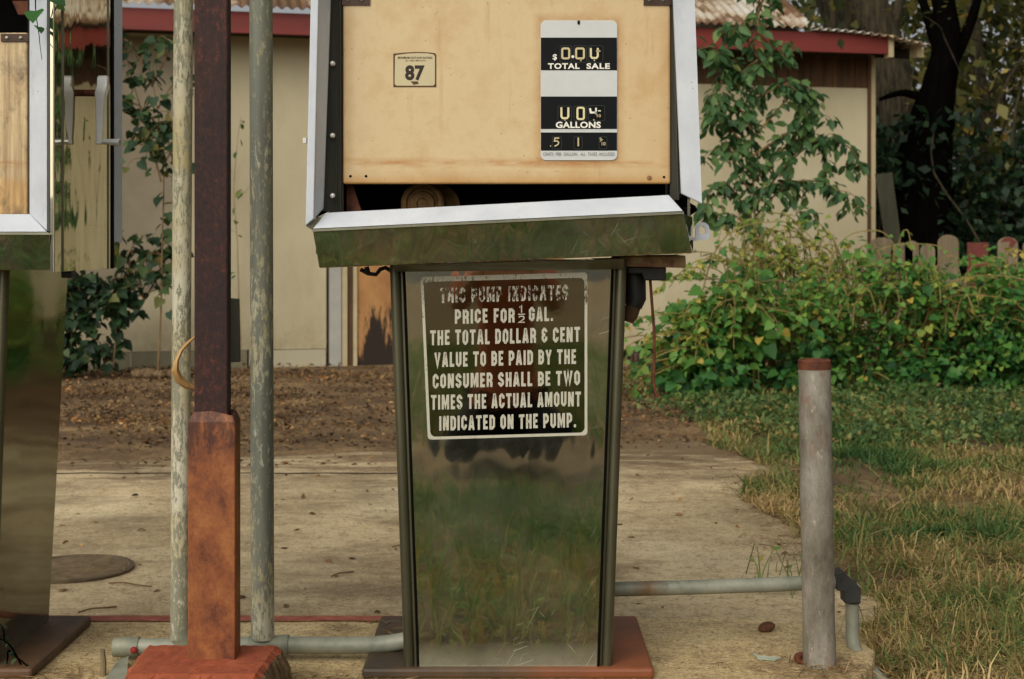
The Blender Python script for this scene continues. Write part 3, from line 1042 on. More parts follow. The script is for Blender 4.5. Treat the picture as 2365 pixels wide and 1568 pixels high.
    if bent:   # right cheek, folded back
        b.slab([P(1578, 493, Yf + .003), P(1599, 500, Yf + .07), P(1601, 584, Yf + .08), P(1597.5, 585, Yf + .024)], (-.004, .006, 0))
    else:
        b.slab([P(114.5, 541, Yf + .003), P(137, 541, Yf + .082), P(140, 622, Yf + .092), P(118.5, 624, Yf + .024)], (-.004, .004, 0))
    b.build('bottom_rail', 'stainless_steel', root, bevel=.003)

    # channels between bezel and dial panel
    Yp = 3.333
    if bent:
        chs = [[(763, -120), (793, -120), (793, 492), (742, 487)], [(1546, -120), (1553, -120), (1577, 452), (1547, 470)]]
    else:
        chs = [[(68, -120), (64, -120), (64, 500), (68, 496)]]
    for i, q in enumerate(chs):
        b = MB()
        if i == 0:
            b.slab([P(*q[0], Yi + .012), P(*q[1], Yp + .006), P(*q[2], Yp + .006), P(*q[3], Yi + .012)], (0, .01, 0))
            if bent:
                b.tube([P(786, -120, Yp), P(786, 490, Yp)], .0025, 8)
                b.tube([P(778, -120, Yp - .006), P(776, 490, Yp - .006)], .002, 8)
        else:
            b.slab([P(*q[0], Yp + .006), P(*q[1], Yi + .012), P(*q[2], Yi + .012), P(*q[3], Yp + .006)], (0, .01, 0))
            b.tube([P(1552, -120, Yp - .012), P(1566, 462, Yp - .012)], .003, 8)
        ch = b.build('side_channel', 'dark_channel', root)
        if bent and i == 0:
            for bv in (147, 313, 452):
                m = MB()
                m.lathe(P(768, bv, Yi + .012), (0, -1, 0), [(.0062, -.002), (.0062, .003), (.004, .006), (.001, .007)], 14)
                m.build('screw', 'chrome', ch, smooth=True)

    # dial panel
    dv = 0 if bent else 70
    u0, u1, vt, vb = (792, 1548, -10, 425) if bent else (792 + dx * F / Yp, 64, 75, 498)
    b = MB()
    b.slab([P(u0, vt, Yp), P(u1, vt, Yp), P(u1, vb, Yp), P(u0, vb, Yp)], (0, .02, 0))
    panel = b.build('dial_panel', 'cream_enamel' if bent else 'streaked_enamel', root, bevel=.005)
    for k, (a, bb) in enumerate((((u0 - 2), (u0 + 62)), ((u1 - 62), (u1 + 2)))):
        m = MB()
        top, bot = (-14, 12) if bent else (78, 96)
        m.slab([P(a, top, Yp - .004), P(bb, top, Yp - .004), P(bb, bot, Yp - .004), P(a, bot, Yp - .004)], (0, .0036, 0))
        for q in (14, 46):
            m.lathe(P(a + q, (top + bot) / 2 + 1, Yp - .004), (0, -1, 0), [(.005, -.001), (.004, .002), (.001, .003)], 10, 1)
        m.build('hinge_bracket', ['hinge_metal', 'dull_aluminium'], panel)
    if bent:
        # holes and a rivet along the lower edge
        for uu, vv, rr in ((809, 407, 3.2), (845, 407, 3.2), (1533, 409, 3)):
            m = MB()
            m.lathe(P(uu, vv, Yp - .0006), (0, -1, 0), [(rr * .00101, -.001), (rr * .00101, .0003)], 12)
            m.build('screw_hole', 'black_void', panel)
        m = MB()
        m.lathe(P(1499, 411, Yp), (0, -1, 0), [(.0062, -.001), (.005, .002), (.001, .003)], 12)
        m.build('rivet', 'pulley_rust', panel, smooth=True)
        # price display
        Yd = Yp - .003
        fn = lambda u, v: P(u, v, Yd - .0012)
        f2 = lambda u, v: P(u, v, Yd - .0020)
        m = MB()
        m.slab([P(u, v, Yd) for u, v in rrect(1248, 1425, 47, 370, 13)], (0, .0028, 0), 0)
        names = ['dial_white', 'dial_black', 'dial_letter', 'digit_cream', 'digit_dull', 'window_black', 'fine_print', 'window_edge']
        for v0, v1 in ((87, 162.5), (223, 298), (306, 348)):
            m.poly([P(u, v, Yd - .0005) for u, v in ((1248.6, v0), (1424.4, v0), (1424.4, v1), (1248.6, v1))], 1)
        m.poly([fn(u, v) for u, v in ((1333, 47.5), (1339, 47.5), (1339, 55), (1336, 58), (1333, 55))], 5)
        for r_ in ((1293, 1319, 106, 144), (1325, 1354, 106, 144), (1359, 1392, 106, 144), (1288, 1319, 245, 279), (1325, 1353, 245, 279), (1358, 1396, 244, 279),
                   (1275, 1296, 316, 344), (1325, 1344, 316, 344), (1383, 1401, 316, 344)):
            m.poly([P(u, v, Yd - .0009) for u, v in rrect(*r_, 3, 3)], 5)
            stroke(m, rrect(*r_, 3, 3), .9, lambda u, v: P(u, v, Yd - .0010), 7, True)
        for (a, bq, t0, t1), mi in (((1298, 1314, 112, 135), 4), ((1330, 1348, 112, 135), 4), ((1333, 1348, 249, 275), 3)):
            stroke(m, rrect(a, bq, t0, t1, 3.5, 3), 4.6, fn, mi, True)
        stroke(m, [(1364, 111), (1364, 130), (1367, 134), (1377, 134), (1380, 130), (1380, 111)], 4.6, fn, 3)
        stroke(m, [(1376, 118), (1386, 118)], 3, fn, 3)
        stroke(m, [(1296, 248), (1296, 269), (1299, 273), (1309, 273), (1312, 269), (1312, 248)], 4.6, fn, 3)
        stroke(m, [(1362, 250), (1364, 260), (1378, 260)], 4.6, fn, 2)
        stroke(m, [(1376, 249), (1376, 263)], 4.2, fn, 2)
        stroke(m, [(1381, 256), (1387, 256)], 2.6, fn, 2)
        stroke(m, [(1374, 262), (1380, 268)], 1.4, fn, 4)
        put_text(m, '10', 1378, 1387, 264, 271, fn, 4, offset=.01)
        for uu, vv in ((1341, 140), (1372, 139.5), (1304, 277), (1371, 277)):
            m.poly([fn(uu + 1.8 * math.cos(a), vv + 1.8 * math.sin(a)) for a in np.linspace(0, 5.5, 8)], 4)
        m.poly([fn(1322.5 + 3.4 * math.cos(a), 131 + 3.4 * math.sin(a)) for a in np.linspace(0, 5.8, 12)], 2)
        put_text(m, '$', 1276, 1286, 125, 140, fn, 2, offset=.02)
        put_text(m, 'TOTAL', 1265, 1338, 146, 159.5, f2, 2, offset=.035, spacing=1.12)
        put_text(m, 'SALE', 1354, 1408, 146, 159.5, f2, 2, offset=.035, spacing=1.12)
        put_text(m, 'GALLONS', 1283, 1387, 281, 296, f2, 2, offset=.035, spacing=1.06)
        stroke(m, [(1291, 319), (1281, 319), (1280, 326), (1286, 325.5), (1290, 329), (1288, 334), (1280, 338)], 2.8, fn, 4)
        stroke(m, [(1335, 318), (1335, 338)], 3.4, fn, 4)
        put_text(m, '.', 1270, 1272.5, 336, 338.5, fn, 3)
        put_text(m, '9', 1384, 1389, 318, 325, fn, 4, offset=.01)
        stroke(m, [(1385, 327), (1392, 322)], 1.2, fn, 4)
        put_text(m, '10', 1389, 1398, 328, 336, fn, 4, offset=.01)
        put_text(m, 'CENTS  PER  GALLON', 1254, 1332, 352, 359.5, f2, 6, spacing=1.1)
        put_text(m, 'ALL  TAXES  INCLUDED', 1340, 1419, 352, 359.5, f2, 6, spacing=1.1)
        m.build('price_display', names, panel)
        # octane sticker
        Ys = Yp - .0012
        fs_ = lambda u, v: P(u, v, Ys - .0006)
        m = MB()
        out = [(908, 124), (920, 123), (940, 121), (965, 120), (990, 121), (1005, 123), (1007, 127), (1007, 201), (908, 201)]
        m.slab([P(u, v, Ys) for u, v in out], (0, .001, 0), 2)
        inn = [(912, 129), (917, 127), (940, 124), (965, 122.5), (988, 123.5), (1001, 126), (1004, 130), (1004, 194), (1000, 198), (916, 198), (911, 194)]
        m.poly([P(u, v, Ys - .0003) for u, v in inn], 0)
        put_text(m, 'MINIMUM OCTANE RATING', 919, 998, 131, 136.2, fs_, 1, offset=.02)
        put_text(m, '(R + M)/2 METHOD', 936, 984, 138.5, 143, fs_, 1, offset=.01)
        put_text(m, '87', 935, 980.5, 150.5, 186.5, fs_, 1, offset=.045, spacing=1.05)
        m.poly([fs_(u, v) for u, v in ((948, 188), (964, 188), (967, 194), (955, 196))], 2)
        m.poly([fs_(u, v) for u, v in ((912, 132), (918, 128), (936, 126), (934, 133), (914, 140))], 3)
        m.build('octane_sticker', ['sticker_paper', 'sticker_ink', 'sticker_edge', 'digit_dull'], panel)
        # pulley and brackets in the opening
        m = MB()
        m.lathe(P(975, 470, 3.44), (0, -1, 0), [(.052, -.03), (.052, 0), (.047, .004), (.040, .003), (.036, -.004), (.030, -.004), (.028, .006), (.014, .008), (.011, .004), (.002, .004)], 32)
        m.lathe(P(1010, 476, 3.5), (0, -1, 0), [(.055, -.02), (.055, 0), (.04, .002)], 28)
        m.build('pulley', 'pulley_rust', root, smooth=True)
        m = MB()
        m.slab([P(800, 420, 3.38), P(812, 420, 3.38), P(845, 520, 3.38), P(800, 520, 3.38)], (0, .02, 0))
        m.build('inner_bracket', 'dark_rust', root)
        # under the head
        m = MB()
        m.slab([P(1428, 592, 3.38), P(1583, 590, 3.38), P(1584, 619, 3.38), P(1428, 615, 3.38)], (0, .25, 0))
        m.build('support_plate', 'rusty_channel', root, bevel=.003)
        m = MB()
        m.slab([P(910, 612, 3.31), P(1440, 598, 3.31), P(1440, 622, 3.36), P(910, 628, 3.36)], (0, .3, 0))
        m.build('cabinet_neck', 'dull_aluminium', root)
        m = MB()
        m.slab([P(1450, 616, 3.40), P(1538, 616, 3.40), P(1538, 648, 3.40), P(1488, 648, 3.40), P(1482, 632, 3.40), P(1450, 632, 3.40)], (0, .10, 0))
        m.build('switch_box', 'black_rubber', root, bevel=.003)
        m = MB()
        m.tube([P(1462, 620, 3.46), P(1466, 655, 3.46), P(1468, 690, 3.46), P(1462, 708, 3.46)], [.026, .0265, .025, .021], 18, 0)
        m.tube([P(1462, 706, 3.46), P(1456, 730, 3.46), P(1452, 744, 3.46)], [.019, .017, .010], 16, 1)
        m.build('hose_end', ['black_rubber', 'old_wood'], root, smooth=True)
        m = MB()
        m.tube([P(1501, 645, 3.43), P(1505, 700, 3.43), P(1510, 760, 3.43), P(1511, 820, 3.43), P(1509, 880, 3.43), P(1513, 905, 3.43), P(1519, 918, 3.43)], .0036, 8)
        m.build('loose_wire', 'dark_rust', root, smooth=True)
        m = MB()
        m.tube([P(832, 622, 3.42), P(850, 632, 3.42), P(868, 634, 3.42), P(878, 622, 3.42), P(890, 618, 3.42), P(906, 628, 3.42)], .005, 8)
        m.tube([P(846, 616, 3.42), P(850, 632, 3.42)], .006, 8)
        m.build('wire_clip', 'black_rubber', root, smooth=True)
        m = MB()   # hasp
        m.slab([P(1596, 549, 3.36), P(1637, 545, 3.36), P(1637, 553, 3.36), P(1596, 557, 3.36)], (0, .03, 0))
        ring = []
        for r_ in (16, 7):
            ring.append([(1622 + r_ * math.cos(a), 529 + r_ * math.sin(a)) for a in np.linspace(math.pi, 2 * math.pi, 9)])
        o_ = [(1606, 547)] + ring[0] + [(1638, 547)]
        i_ = [(1615, 540)] + [(1622 + 7 * math.cos(a), 529 + 7 * math.sin(a)) for a in np.linspace(math.pi, 2 * math.pi, 9)] + [(1629, 540)]
        vs = [P(u, v, 3.37) for u, v in o_] + [P(u, v, 3.37) for u, v in i_]
        n_ = len(o_)
        vs += [(x, y + .008, z) for x, y, z in vs]
        ff = []
        for k in range(n_):
            k2 = (k + 1) % n_
            ff += [(k, k2, n_ + k2, n_ + k), (2 * n_ + k, 3 * n_ + k, 3 * n_ + k2, 2 * n_ + k2), (k, 2 * n_ + k, 2 * n_ + k2, k2), (n_ + k, n_ + k2, 3 * n_ + k2, 3 * n_ + k)]
        m.add(vs, ff)
        m.build('lock_hasp', 'bare_aluminium', root)
        m = MB()   # torn metal at the open corner of the frame
        m.tube([P(1573, 450, 3.31), P(1585, 470, 3.33), P(1602, 478, 3.32), P(1592, 492, 3.33), P(1580, 480, 3.34)], .006, 7)
        m.tube([P(1580, 500, 3.35), P(1606, 480, 3.34)], .008, 7)
        m.build('torn_corner', 'black_void', root)
        m = MB()
        m.slab([P(699, 318, 3.29), P(707, 318, 3.29), P(707, 331, 3.29), P(699, 330, 3.29)], (0, .02, 0))
        m.build('side_clip', 'chrome', root)
        m = MB()
        m.slab([P(707, 523, 3.25), P(735, 500, 3.29), P(760, 488, 3.30), P(742, 505, 3.29), P(722, 532, 3.25)], (0, .01, 0))
        m.build('corner_flap', 'dull_aluminium', root)
        # notice printed on the door
        def dfn(u, v, q=0):
            z = CAM_H - (v - 560) * 3.36 / F
            k = (z - zb) / (zt - zb)
            Y = 3.370 - .0008 - q * .0002
            return W(u, v, Y)
        m = MB()
        def ring_(outer, inner, mi=0):
            n = len(outer)
            m.add([dfn(*p) for p in outer] + [dfn(*p) for p in inner], [(i, (i + 1) % n, n + (i + 1) % n, n + i) for i in range(n)], mi)
        def warp(u, v):   # the notice is stuck on a little crooked
            return (u + (v - 640) * .045 * (1 - (u - 975) / 380), v - .027 * (u - 1170) - .0)
        m.poly([dfn(*warp(u, v), -3) for u, v in rrect(973, 1354, 637, 1008, 10, 4)], 1)
        o_ = [warp(u, v) for u, v in rrect(971, 1356, 634, 1010, 8, 4)]
        i_ = [warp(u, v) for u, v in rrect(977.5, 1349.5, 646, 1003.5, 12, 4)]
        ring_(o_, i_)
        sk = .024
        for s, a, bq, t0, t1 in (('THIS PUMP INDICATES', 1016, 1312, 661, 696), ('PRICE FOR', 1050, 1188, 713, 746), ('GAL.', 1221, 1277, 708.5, 741.5), ('THE TOTAL DOLLAR & CENT', 993, 1339, 759, 793.5),
                              ('VALUE TO BE PAID BY THE', 1003, 1330, 810, 844), ('CONSUMER SHALL BE TWO', 999, 1339, 859.5, 893), ('TIMES THE ACTUAL AMOUNT', 995, 1341, 908, 942),
                              ('INDICATED ON THE PUMP.', 1014, 1330, 957, 990.5)):
            block_text(m, s, a, bq, t0, t1, dfn, 0, sk)
        stroke(m, [(1199, 710), (1204, 706), (1204, 722)], 2.6, dfn, 0)
        stroke(m, [(1196, 726), (1212, 725.5)], 2.4, dfn, 0)
        stroke(m, [(1198, 733), (1200, 730.5), (1208, 730.5), (1210, 733), (1209, 737), (1198, 744.5), (1211, 744)], 2.6, dfn, 0)
        m.build('printed_notice', ['worn_print', 'smoked_film'], door)
    else:
        xs = hr + dx
        for ya, yb, tk, mt in ((3.262, 3.268, .003, 'dull_aluminium'), (3.33, 3.337, .0025, 'dull_aluminium'), (3.706, 3.711, .0025, 'dull_aluminium'), (3.735, 3.757, .002, 'black_void')):
            m = MB()
            m.box((xs + .0002, ya, zh0), (xs + tk, yb, zh1))
            m.build('seam_strip', mt, root)
        m = MB()
        m.tube([(xs - .001, 3.51, 1.399), (xs + .043, 3.51, 1.399)], .0085, 14, 1)
        xc = xs + .040
        prof = [(1.442, .010, .005), (1.436, .013, .009), (1.415, .0135, .011), (1.398, .0135, .011), (1.378, .011, .009), (1.33, .0095, .008), (1.285, .008, .007), (1.272, .008, .007)]
        vs, fs = [], []
        for k, (z, wx, wy) in enumerate(prof):
            dxo = .004 if k < 3 else -.001 * (k - 2)
            vs += [(xc + dxo - wx, 3.51 - wy, z), (xc + dxo + wx, 3.51 - wy, z), (xc + dxo + wx, 3.51 + wy, z), (xc + dxo - wx, 3.51 + wy, z)]
        for k in range(len(prof) - 1):
            for j in range(4):
                j2 = (j + 1) % 4
                fs.append((4 * k + j, 4 * k + j2, 4 * k + 4 + j2, 4 * k + 4 + j))
        fs += [(0, 1, 2, 3), tuple(4 * len(prof) - 4 + j for j in (3, 2, 1, 0))]
        m.add(vs, fs, 0)
        m.tube([(xc - .004, 3.51, 1.279), (xc + .02, 3.508, 1.278), (xc + .047, 3.505, 1.276)], [.0065, .0075, .0105], 14, 0)
        m.build('crank_handle', ['crank_metal', 'dark_rust'], root, smooth=True, bevel=.002)
        m = MB()
        m.slab([P(28, 2, 3.40), P(72, 2, 3.40), P(72, 34, 3.40), P(42, 34, 3.40)], (0, .01, 0))
        m.build('inner_bracket', 'dark_rust', root)
        m = MB()
        m.box((xs - .026, 3.40, .945), (xs + .0, 3.44, .962))
        m.build('wire_clip', 'black_rubber', root, bevel=.004)
    return root


make_pump(0.0, True)
make_pump(-1.467, False)

# ------------------------------------------------------------------ rusty column on its red footing
col = thing('steel_column', (-.96, 3.25, 0), 'maroon rusty square steel column in an orange rusted sleeve on a red block', 'column')
b = MB()
u0, u1 = 448, 533
b.box((W(448, 0, 3.212)[0], 3.212, .40), (W(526, 0, 3.212)[0], 3.252, 2.6))
b.build('shaft', 'maroon_rust', col, bevel=.004)
b = MB()
zt, zs, zb = .648, .6255, .088
x0, x1 = W(433, 0, 3.20)[0], W(543, 0, 3.20)[0]
n = 9
ringf = lambda x0, x1, y0, y1, z, jit=0: [(x0, y0, z + random.uniform(-jit, jit)), ((x0 + x1) / 2, y0, z + random.uniform(-jit, jit)), (x1, y0, z + random.uniform(-jit, jit)), (x1, (y0 + y1) / 2, z + random.uniform(-jit, jit)),
                                       (x1, y1, z + random.uniform(-jit, jit)), ((x0 + x1) / 2, y1, z + random.uniform(-jit, jit)), (x0, y1, z + random.uniform(-jit, jit)), (x0, (y0 + y1) / 2, z + random.uniform(-jit, jit))]
rings = [ringf(x0, x1, 3.20, 3.264, zb), ringf(x0, x1, 3.20, 3.264, zs), ringf(x0 + .006, x1 - .006, 3.204, 3.258, zt - .008, .004), ringf(x0 + .012, x1 - .012, 3.208, 3.255, zt, .009), ringf(x0 + .018, x1 - .016, 3.213, 3.25, zt - .01)]
vs = [p for r in rings for p in r]
fs = [(8 * i + k, 8 * i + (k + 1) % 8, 8 * i + 8 + (k + 1) % 8, 8 * i + 8 + k) for i in range(4) for k in range(8)]
b.add(vs, fs)
b.build('sleeve', 'sleeve_rust', col, bevel=.005)
b = MB()
top = [W(284, 1557, 3.095 * 1.0), W(606, 1557, 3.095), W(652, 1487, 3.33), W(336, 1487, 3.33)]
zt = .092
def onz(u, v, z):
    Y = (CAM_H - z) * F / (v - 560)
    return ((u - 1182) * Y / F, Y, z)
nx, ny = 26, 20
corner = [onz(282, 1560, zt), onz(598, 1560, zt), onz(652, 1487, zt), onz(336, 1487, zt)]
vs, fs = [], []
for j in range(ny + 1):
    for i in range(nx + 1):
        a, c2 = i / nx, j / ny
        p = [corner[0][k] * (1 - a) * (1 - c2) + corner[1][k] * a * (1 - c2) + corner[2][k] * a * c2 + corner[3][k] * (1 - a) * c2 for k in range(3)]
        ed = min(a, 1 - a, c2, 1 - c2)
        dc = math.hypot(p[0] + .983, (p[1] - 3.25) * 1.0)
        z = p[2] + (random.uniform(-.006, .002) if ed == 0 else random.uniform(-.0015, .0015)) - (.008 if ed == 0 else 0) + .008 * max(0, 1 - dc / .10)
        jx = random.uniform(-.006, .006) if ed == 0 else 0
        vs.append((p[0] + jx, p[1] + (random.uniform(-.005, .005) if ed == 0 else 0), z))
for j in range(ny):
    for i in range(nx):
        q = j * (nx + 1) + i
        fs.append((q, q + 1, q + nx + 2, q + nx + 1))
b.add(vs, fs, 0)
bd = [i for i in range(nx + 1)] + [(j + 1) * (nx + 1) - 1 for j in range(1, ny + 1)] + [ny * (nx + 1) + i for i in range(nx - 1, -1, -1)] + [j * (nx + 1) for j in range(ny - 1, 0, -1)]
o0 = len(b.v)
cxm, cym = -.95, 3.21
low = [(b.v[i][0] * 1.0 + (b.v[i][0] - cxm) * .06 + random.uniform(-.008, .008), b.v[i][1] + (b.v[i][1] - cym) * .06 + random.uniform(-.006, .006), -.105) for i in bd]
mid = [((b.v[i][0] + l[0]) / 2 + random.uniform(-.009, .009), (b.v[i][1] + l[1]) / 2 + random.uniform(-.006, .006), .045 + random.uniform(-.012, .012)) for i, l in zip(bd, low)]
b.v += mid + low
nb = len(bd)
for k in range(nb):
    k2 = (k + 1) % nb
    b.f += [(bd[k], bd[k2], o0 + k2, o0 + k), (o0 + k, o0 + k2, o0 + nb + k2, o0 + nb + k)]
    b.m += [1, 1]
b.build('footing', ['red_block', 'rough_stone'], col)
b = MB()
b.slab([W(520, 688, 3.31), W(551, 690, 3.31), W(554, 836, 3.31), W(520, 838, 3.31)], (0, .012, 0))
b.build('switch_plate', 'box_green', col, bevel=.002)

# ------------------------------------------------------------------ pipework behind the column
pw = thing('pipework', (-.72, 3.5, 0), 'two flaking painted riser pipes joined to a grey pipe lying on the island', 'pipework')
b = MB()
b.tube([W(424, -400, 3.47), W(423.5, 0, 3.47), W(419, 700, 3.48), W(415, 1474, 3.49)], .0232, 24)
b.build('riser_pipe', 'flaked_cream_pipe', pw, smooth=True)
b = MB()
b.tube([W(600, -400, 3.5), W(602.5, 0, 3.5), W(604, 700, 3.5), W(606.5, 1474, 3.5)], .0285, 24)
b.build('riser_pipe', 'flaked_grey_pipe', pw, smooth=True)
b = MB()
pts = [W(300, 1493, 3.5), W(450, 1490, 3.5), W(660, 1489, 3.5), W(800, 1490, 3.5), W(860, 1489, 3.5), W(900, 1485, 3.5), W(930, 1480, 3.5), W(955, 1475, 3.5)]
b.tube(pts, [.019, .019, .0205, .0205, .0205, .0205, .0205, .0205], 20)
b.build('ground_pipe', 'stained_conduit', pw, smooth=True)
b = MB()
b.tube([W(262, 1494, 3.5), W(264, 1494, 3.5), W(321, 1493.5, 3.5)], [.0215, .0238, .0238], 20)
b.build('coupling', 'galvanised', pw, smooth=True)
b = MB()
b.tube([W(652, 1489, 3.5), W(666, 1489, 3.5)], .0245, 20)
b.tube([W(640, 1489, 3.5), W(652, 1489, 3.5)], .0235, 20)
b.tube([W(575, 1489, 3.5), W(640, 1489, 3.5)], .0225, 20)
b.build('tee_fitting', 'galvanised', pw, smooth=True)
b = MB()
b.tube([W(415, 1448, 3.49), W(420, 1470, 3.495), W(440, 1492, 3.5)], [.0245, .027, .024], 20)
b.build('elbow', 'galvanised', pw, smooth=True)
b = MB()
b.lathe(W(309, 1501, 3.476), (0, -1, 0), [(.008, -.004), (.009, .002), (.006, .006), (.001, .007)], 14)
b.build('red_plug', 'red_plastic', pw, smooth=True)

# dried curled husk lodged between pipe and column
b = MB()
pts = [(452, 776), (436, 790), (419, 808), (408, 832), (405, 856), (413, 876), (432, 890), (452, 896)]
wd = [2.5, 4, 4.5, 5, 9, 11, 9, 3]
vs, fs = [], []
for i, ((u, v), q) in enumerate(zip(pts, wd)):
    a, c2 = pts[max(i - 1, 0)], pts[min(i + 1, len(pts) - 1)]
    d = Vector((c2[0] - a[0], c2[1] - a[1], 0)).normalized()
    nn = Vector((-d.y, d.x, 0)) * q
    yy = 3.36 + .06 * abs(i - 3.5) / 3.5 - .02
    for s, yo in ((-1, .0), (-.3, -.012), (.5, -.012), (1, .002), (.5, .006), (-.3, .006)):
        vs.append(W(u + nn.x * s, v + nn.y * s, yy + yo))
for i in range(len(pts) - 1):
    for k in range(6):
        k2 = (k + 1) % 6
        fs.append((6 * i + k, 6 * i + k2, 6 * i + 6 + k2, 6 * i + 6 + k))
b.add(vs, fs)
tag(b.build('dried_husk', 'dry_husk', smooth=True, origin=W(405, 850, 3.36)), 'curled tan dried husk caught between the cream pipe and the maroon column', 'dried husk')

# ------------------------------------------------------------------ bollard and conduit on the right
bo = thing('bollard', (W(1891, 0, 3.47)[0], 3.47, 0), 'weathered grey round bollard with a rusted top rim, beside the island end', 'bollard')
b = MB()
pts = []
for k in range(13):
    t_ = k / 12
    pts.append(W(1880 + 12 * (1 - t_), 838 + (1545 - 838) * (1 - t_), 3.47))
b.tube(pts, [.0392 + .001 * math.sin(k * 2.1) for k in range(13)], 32)
b.build('post', 'weathered_post', bo, smooth=True)
b = MB()
p0 = Vector(W(1880, 841, 3.47))
b.lathe(p0, (-.012, 0, 1), [(.0393, -.012), (.0400, -.004), (.0393, .004), (.040, .009), (.037, .012), (.034, .011), (.033, -.01)], 32)
b.build('rim', 'dark_rust', bo, smooth=True)

cd = thing('conduit', (.8, 3.62, 0), 'grey conduit pipe running from the pump past the bollard into a black elbow', 'conduit')
b = MB()
b.tube([W(1392, 1361, 3.60), W(1600, 1356, 3.61), W(1800, 1349, 3.62), W(1948, 1342, 3.63)], .0183, 20)
b.build('pipe', 'stained_conduit', cd, smooth=True)
b = MB()
b.tube([W(1930, 1343, 3.63), W(1945, 1342, 3.63), W(1962, 1354, 3.63), W(1968, 1372, 3.63), W(1968, 1392, 3.63)], [.0205, .0205, .0205, .0205, .0205], 18)
b.slab([W(1930, 1325, 3.605), W(1946, 1318, 3.605), W(1989, 1359, 3.605), W(1987, 1394, 3.605), W(1950, 1394, 3.605), W(1949, 1368, 3.605), W(1931, 1363, 3.605)], (0, .05, 0))
b.build('elbow', 'cast_iron', cd, bevel=.003)
b = MB()
b.tube([W(1967, 1388, 3.63), W(1968, 1470, 3.63), W(1973, 1500, 3.61), W(2000, 1540, 3.56), W(2050, 1590, 3.5)], .0172, 18)
b.build('drop_pipe', 'conduit_grey', cd, smooth=True)

# ------------------------------------------------------------------ shed
SP = Vector((3.607, 14.3, 0))
SD = Vector((-.9745, -.2245, 0)).normalized()
SN = Vector((SD.y, -SD.x, 0)) * 1.0
SN = Vector((.2245, -.9745, 0)).normalized()


def SH(s, o, z):
    p = SP + SD * s + SN * o
    return (p.x, p.y, z)


def s_at(u, o):
    k = (u - 1182) / F
    bx, by = SP.x + SN.x * o, SP.y + SN.y * o
    return (bx - k * by) / (k * SD.y - SD.x)


def z_at(u, v, o):
    s = s_at(u, o)
    Y = SP.y + SN.y * o + SD.y * s
    return CAM_H - (v - 560) * Y / F


def sbox(mb, sa, sb, oa, ob, za, zb, mi=0):
    lo, hi = min(sa, sb), max(sa, sb)
    mb.hexa([SH(hi, ob, za), SH(lo, ob, za), SH(lo, ob, zb), SH(hi, ob, zb), SH(hi, oa, za), SH(lo, oa, za), SH(lo, oa, zb), SH(hi, oa, zb)], mi)


shed = thing('shed', SH(3.5, 0, -.1), 'cream shed with a red fascia under a rusty corrugated roof, behind the pumps', 'shed')
LEFT = 11.0
zfb = 2.865
s752, s908, s1440 = s_at(753, 0), s_at(908, 0), s_at(1440, 0)
zbl = .055     # bottom of the left siding
b = MB()
sbox(b, s752, LEFT, -.12, 0, zbl, 2.95)
b.build('left_wall', 'cream_wall', shed)
b = MB()       # darker sheet laid high on the left wall, cut off on a slant
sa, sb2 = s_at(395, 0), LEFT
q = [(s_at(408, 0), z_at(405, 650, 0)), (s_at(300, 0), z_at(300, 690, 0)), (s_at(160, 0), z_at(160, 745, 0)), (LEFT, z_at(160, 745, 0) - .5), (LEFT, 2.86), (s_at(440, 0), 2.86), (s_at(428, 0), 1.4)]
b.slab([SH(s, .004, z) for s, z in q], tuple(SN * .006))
b.build('darker_sheet', 'darker_wall', shed)
b = MB()
sbox(b, s_at(570, 0), LEFT, -.12, .012, -.12, zbl - .004)
b.build('block_course', 'grey_block', shed)
for uu in (302, 366, 160, 236):
    b = MB()
    s = s_at(uu, 0)
    sbox(b, s - .008, s + .008, .0, .0145, -.1, zbl - .004)
    b.build('mortar_joint', 'mortar', shed)
b = MB()
sbox(b, s752 + .004, s_at(575, 0), -.10, .014, -.12, zbl - .006)
b.build('base_board', 'pale_wall', shed)
b = MB()
sbox(b, s_at(787, 0), s_at(760, 0), -.1, .035, -.12, 2.9)
b.build('door_post', 'pale_trim', shed)
for ua, ub, oo in ((801, 789, .03), (824, 815, .02)):
    b = MB()
    sbox(b, s_at(ua, 0), s_at(ub, 0), -.1, oo, -.12, 2.9)
    b.build('door_post', 'cream_trim', shed)
b = MB()
sbox(b, s_at(814, 0), s_at(802, 0), -.12, .008, -.12, 2.9)
b.build('door_jamb', 'old_wood', shed)
b = MB()
sbox(b, s_at(1000, 0), s_at(825, 0), -.12, .0, -.12, 2.9)
b.build('door', 'rust_door', shed)
b = MB()
sbox(b, s_at(1300, 0), s_at(1001, 0), -.12, .0, -.12, 2.9)
b.build('door', 'rust_door', shed)
# right wall
zs = z_at(1600, 645, 0)
zdk = z_at(1800, 199, 0)
b = MB()
sR = s_at(2002, 0)
sbox(b, sR, s_at(1302, 0), -.12, 0, zs + .006, zdk)
q = [(s_at(1302, 0), .0), (s_at(1302, 0), zs - .006), (sR, zs - .006), (sR, z_at(2002, 760, 0)), (s_at(1530, 0), z_at(1530, 784, 0)), (s_at(1440, 0), z_at(1440, 806, 0))]
b.slab([SH(s, -.002, z) for s, z in q], tuple(SN * -.10))
b.build('right_wall', 'cream_wall', shed)
b = MB()
for i in range(26):
    a = sR + (s_at(1302, 0) - sR) * i / 26
    c2 = sR + (s_at(1302, 0) - sR) * (i + .97) / 26
    o = random.uniform(-.03, -.012)
    sbox(b, a, c2, -.1, o, zdk - random.uniform(-.0, .03), 2.95)
b.build('board_band', 'old_wood', shed)
b = MB()
sbox(b, s_at(2019, 0), s_at(2010, 0), -.1, .022, -.1, 2.90)
b.build('corner_board', 'cream_trim', shed)
b = MB()
sbox(b, s_at(2009.6, 0), s_at(2003, 0), -.1, .012, -.1, 2.90)
b.build('corner_board', 'old_wood', shed)
b = MB()
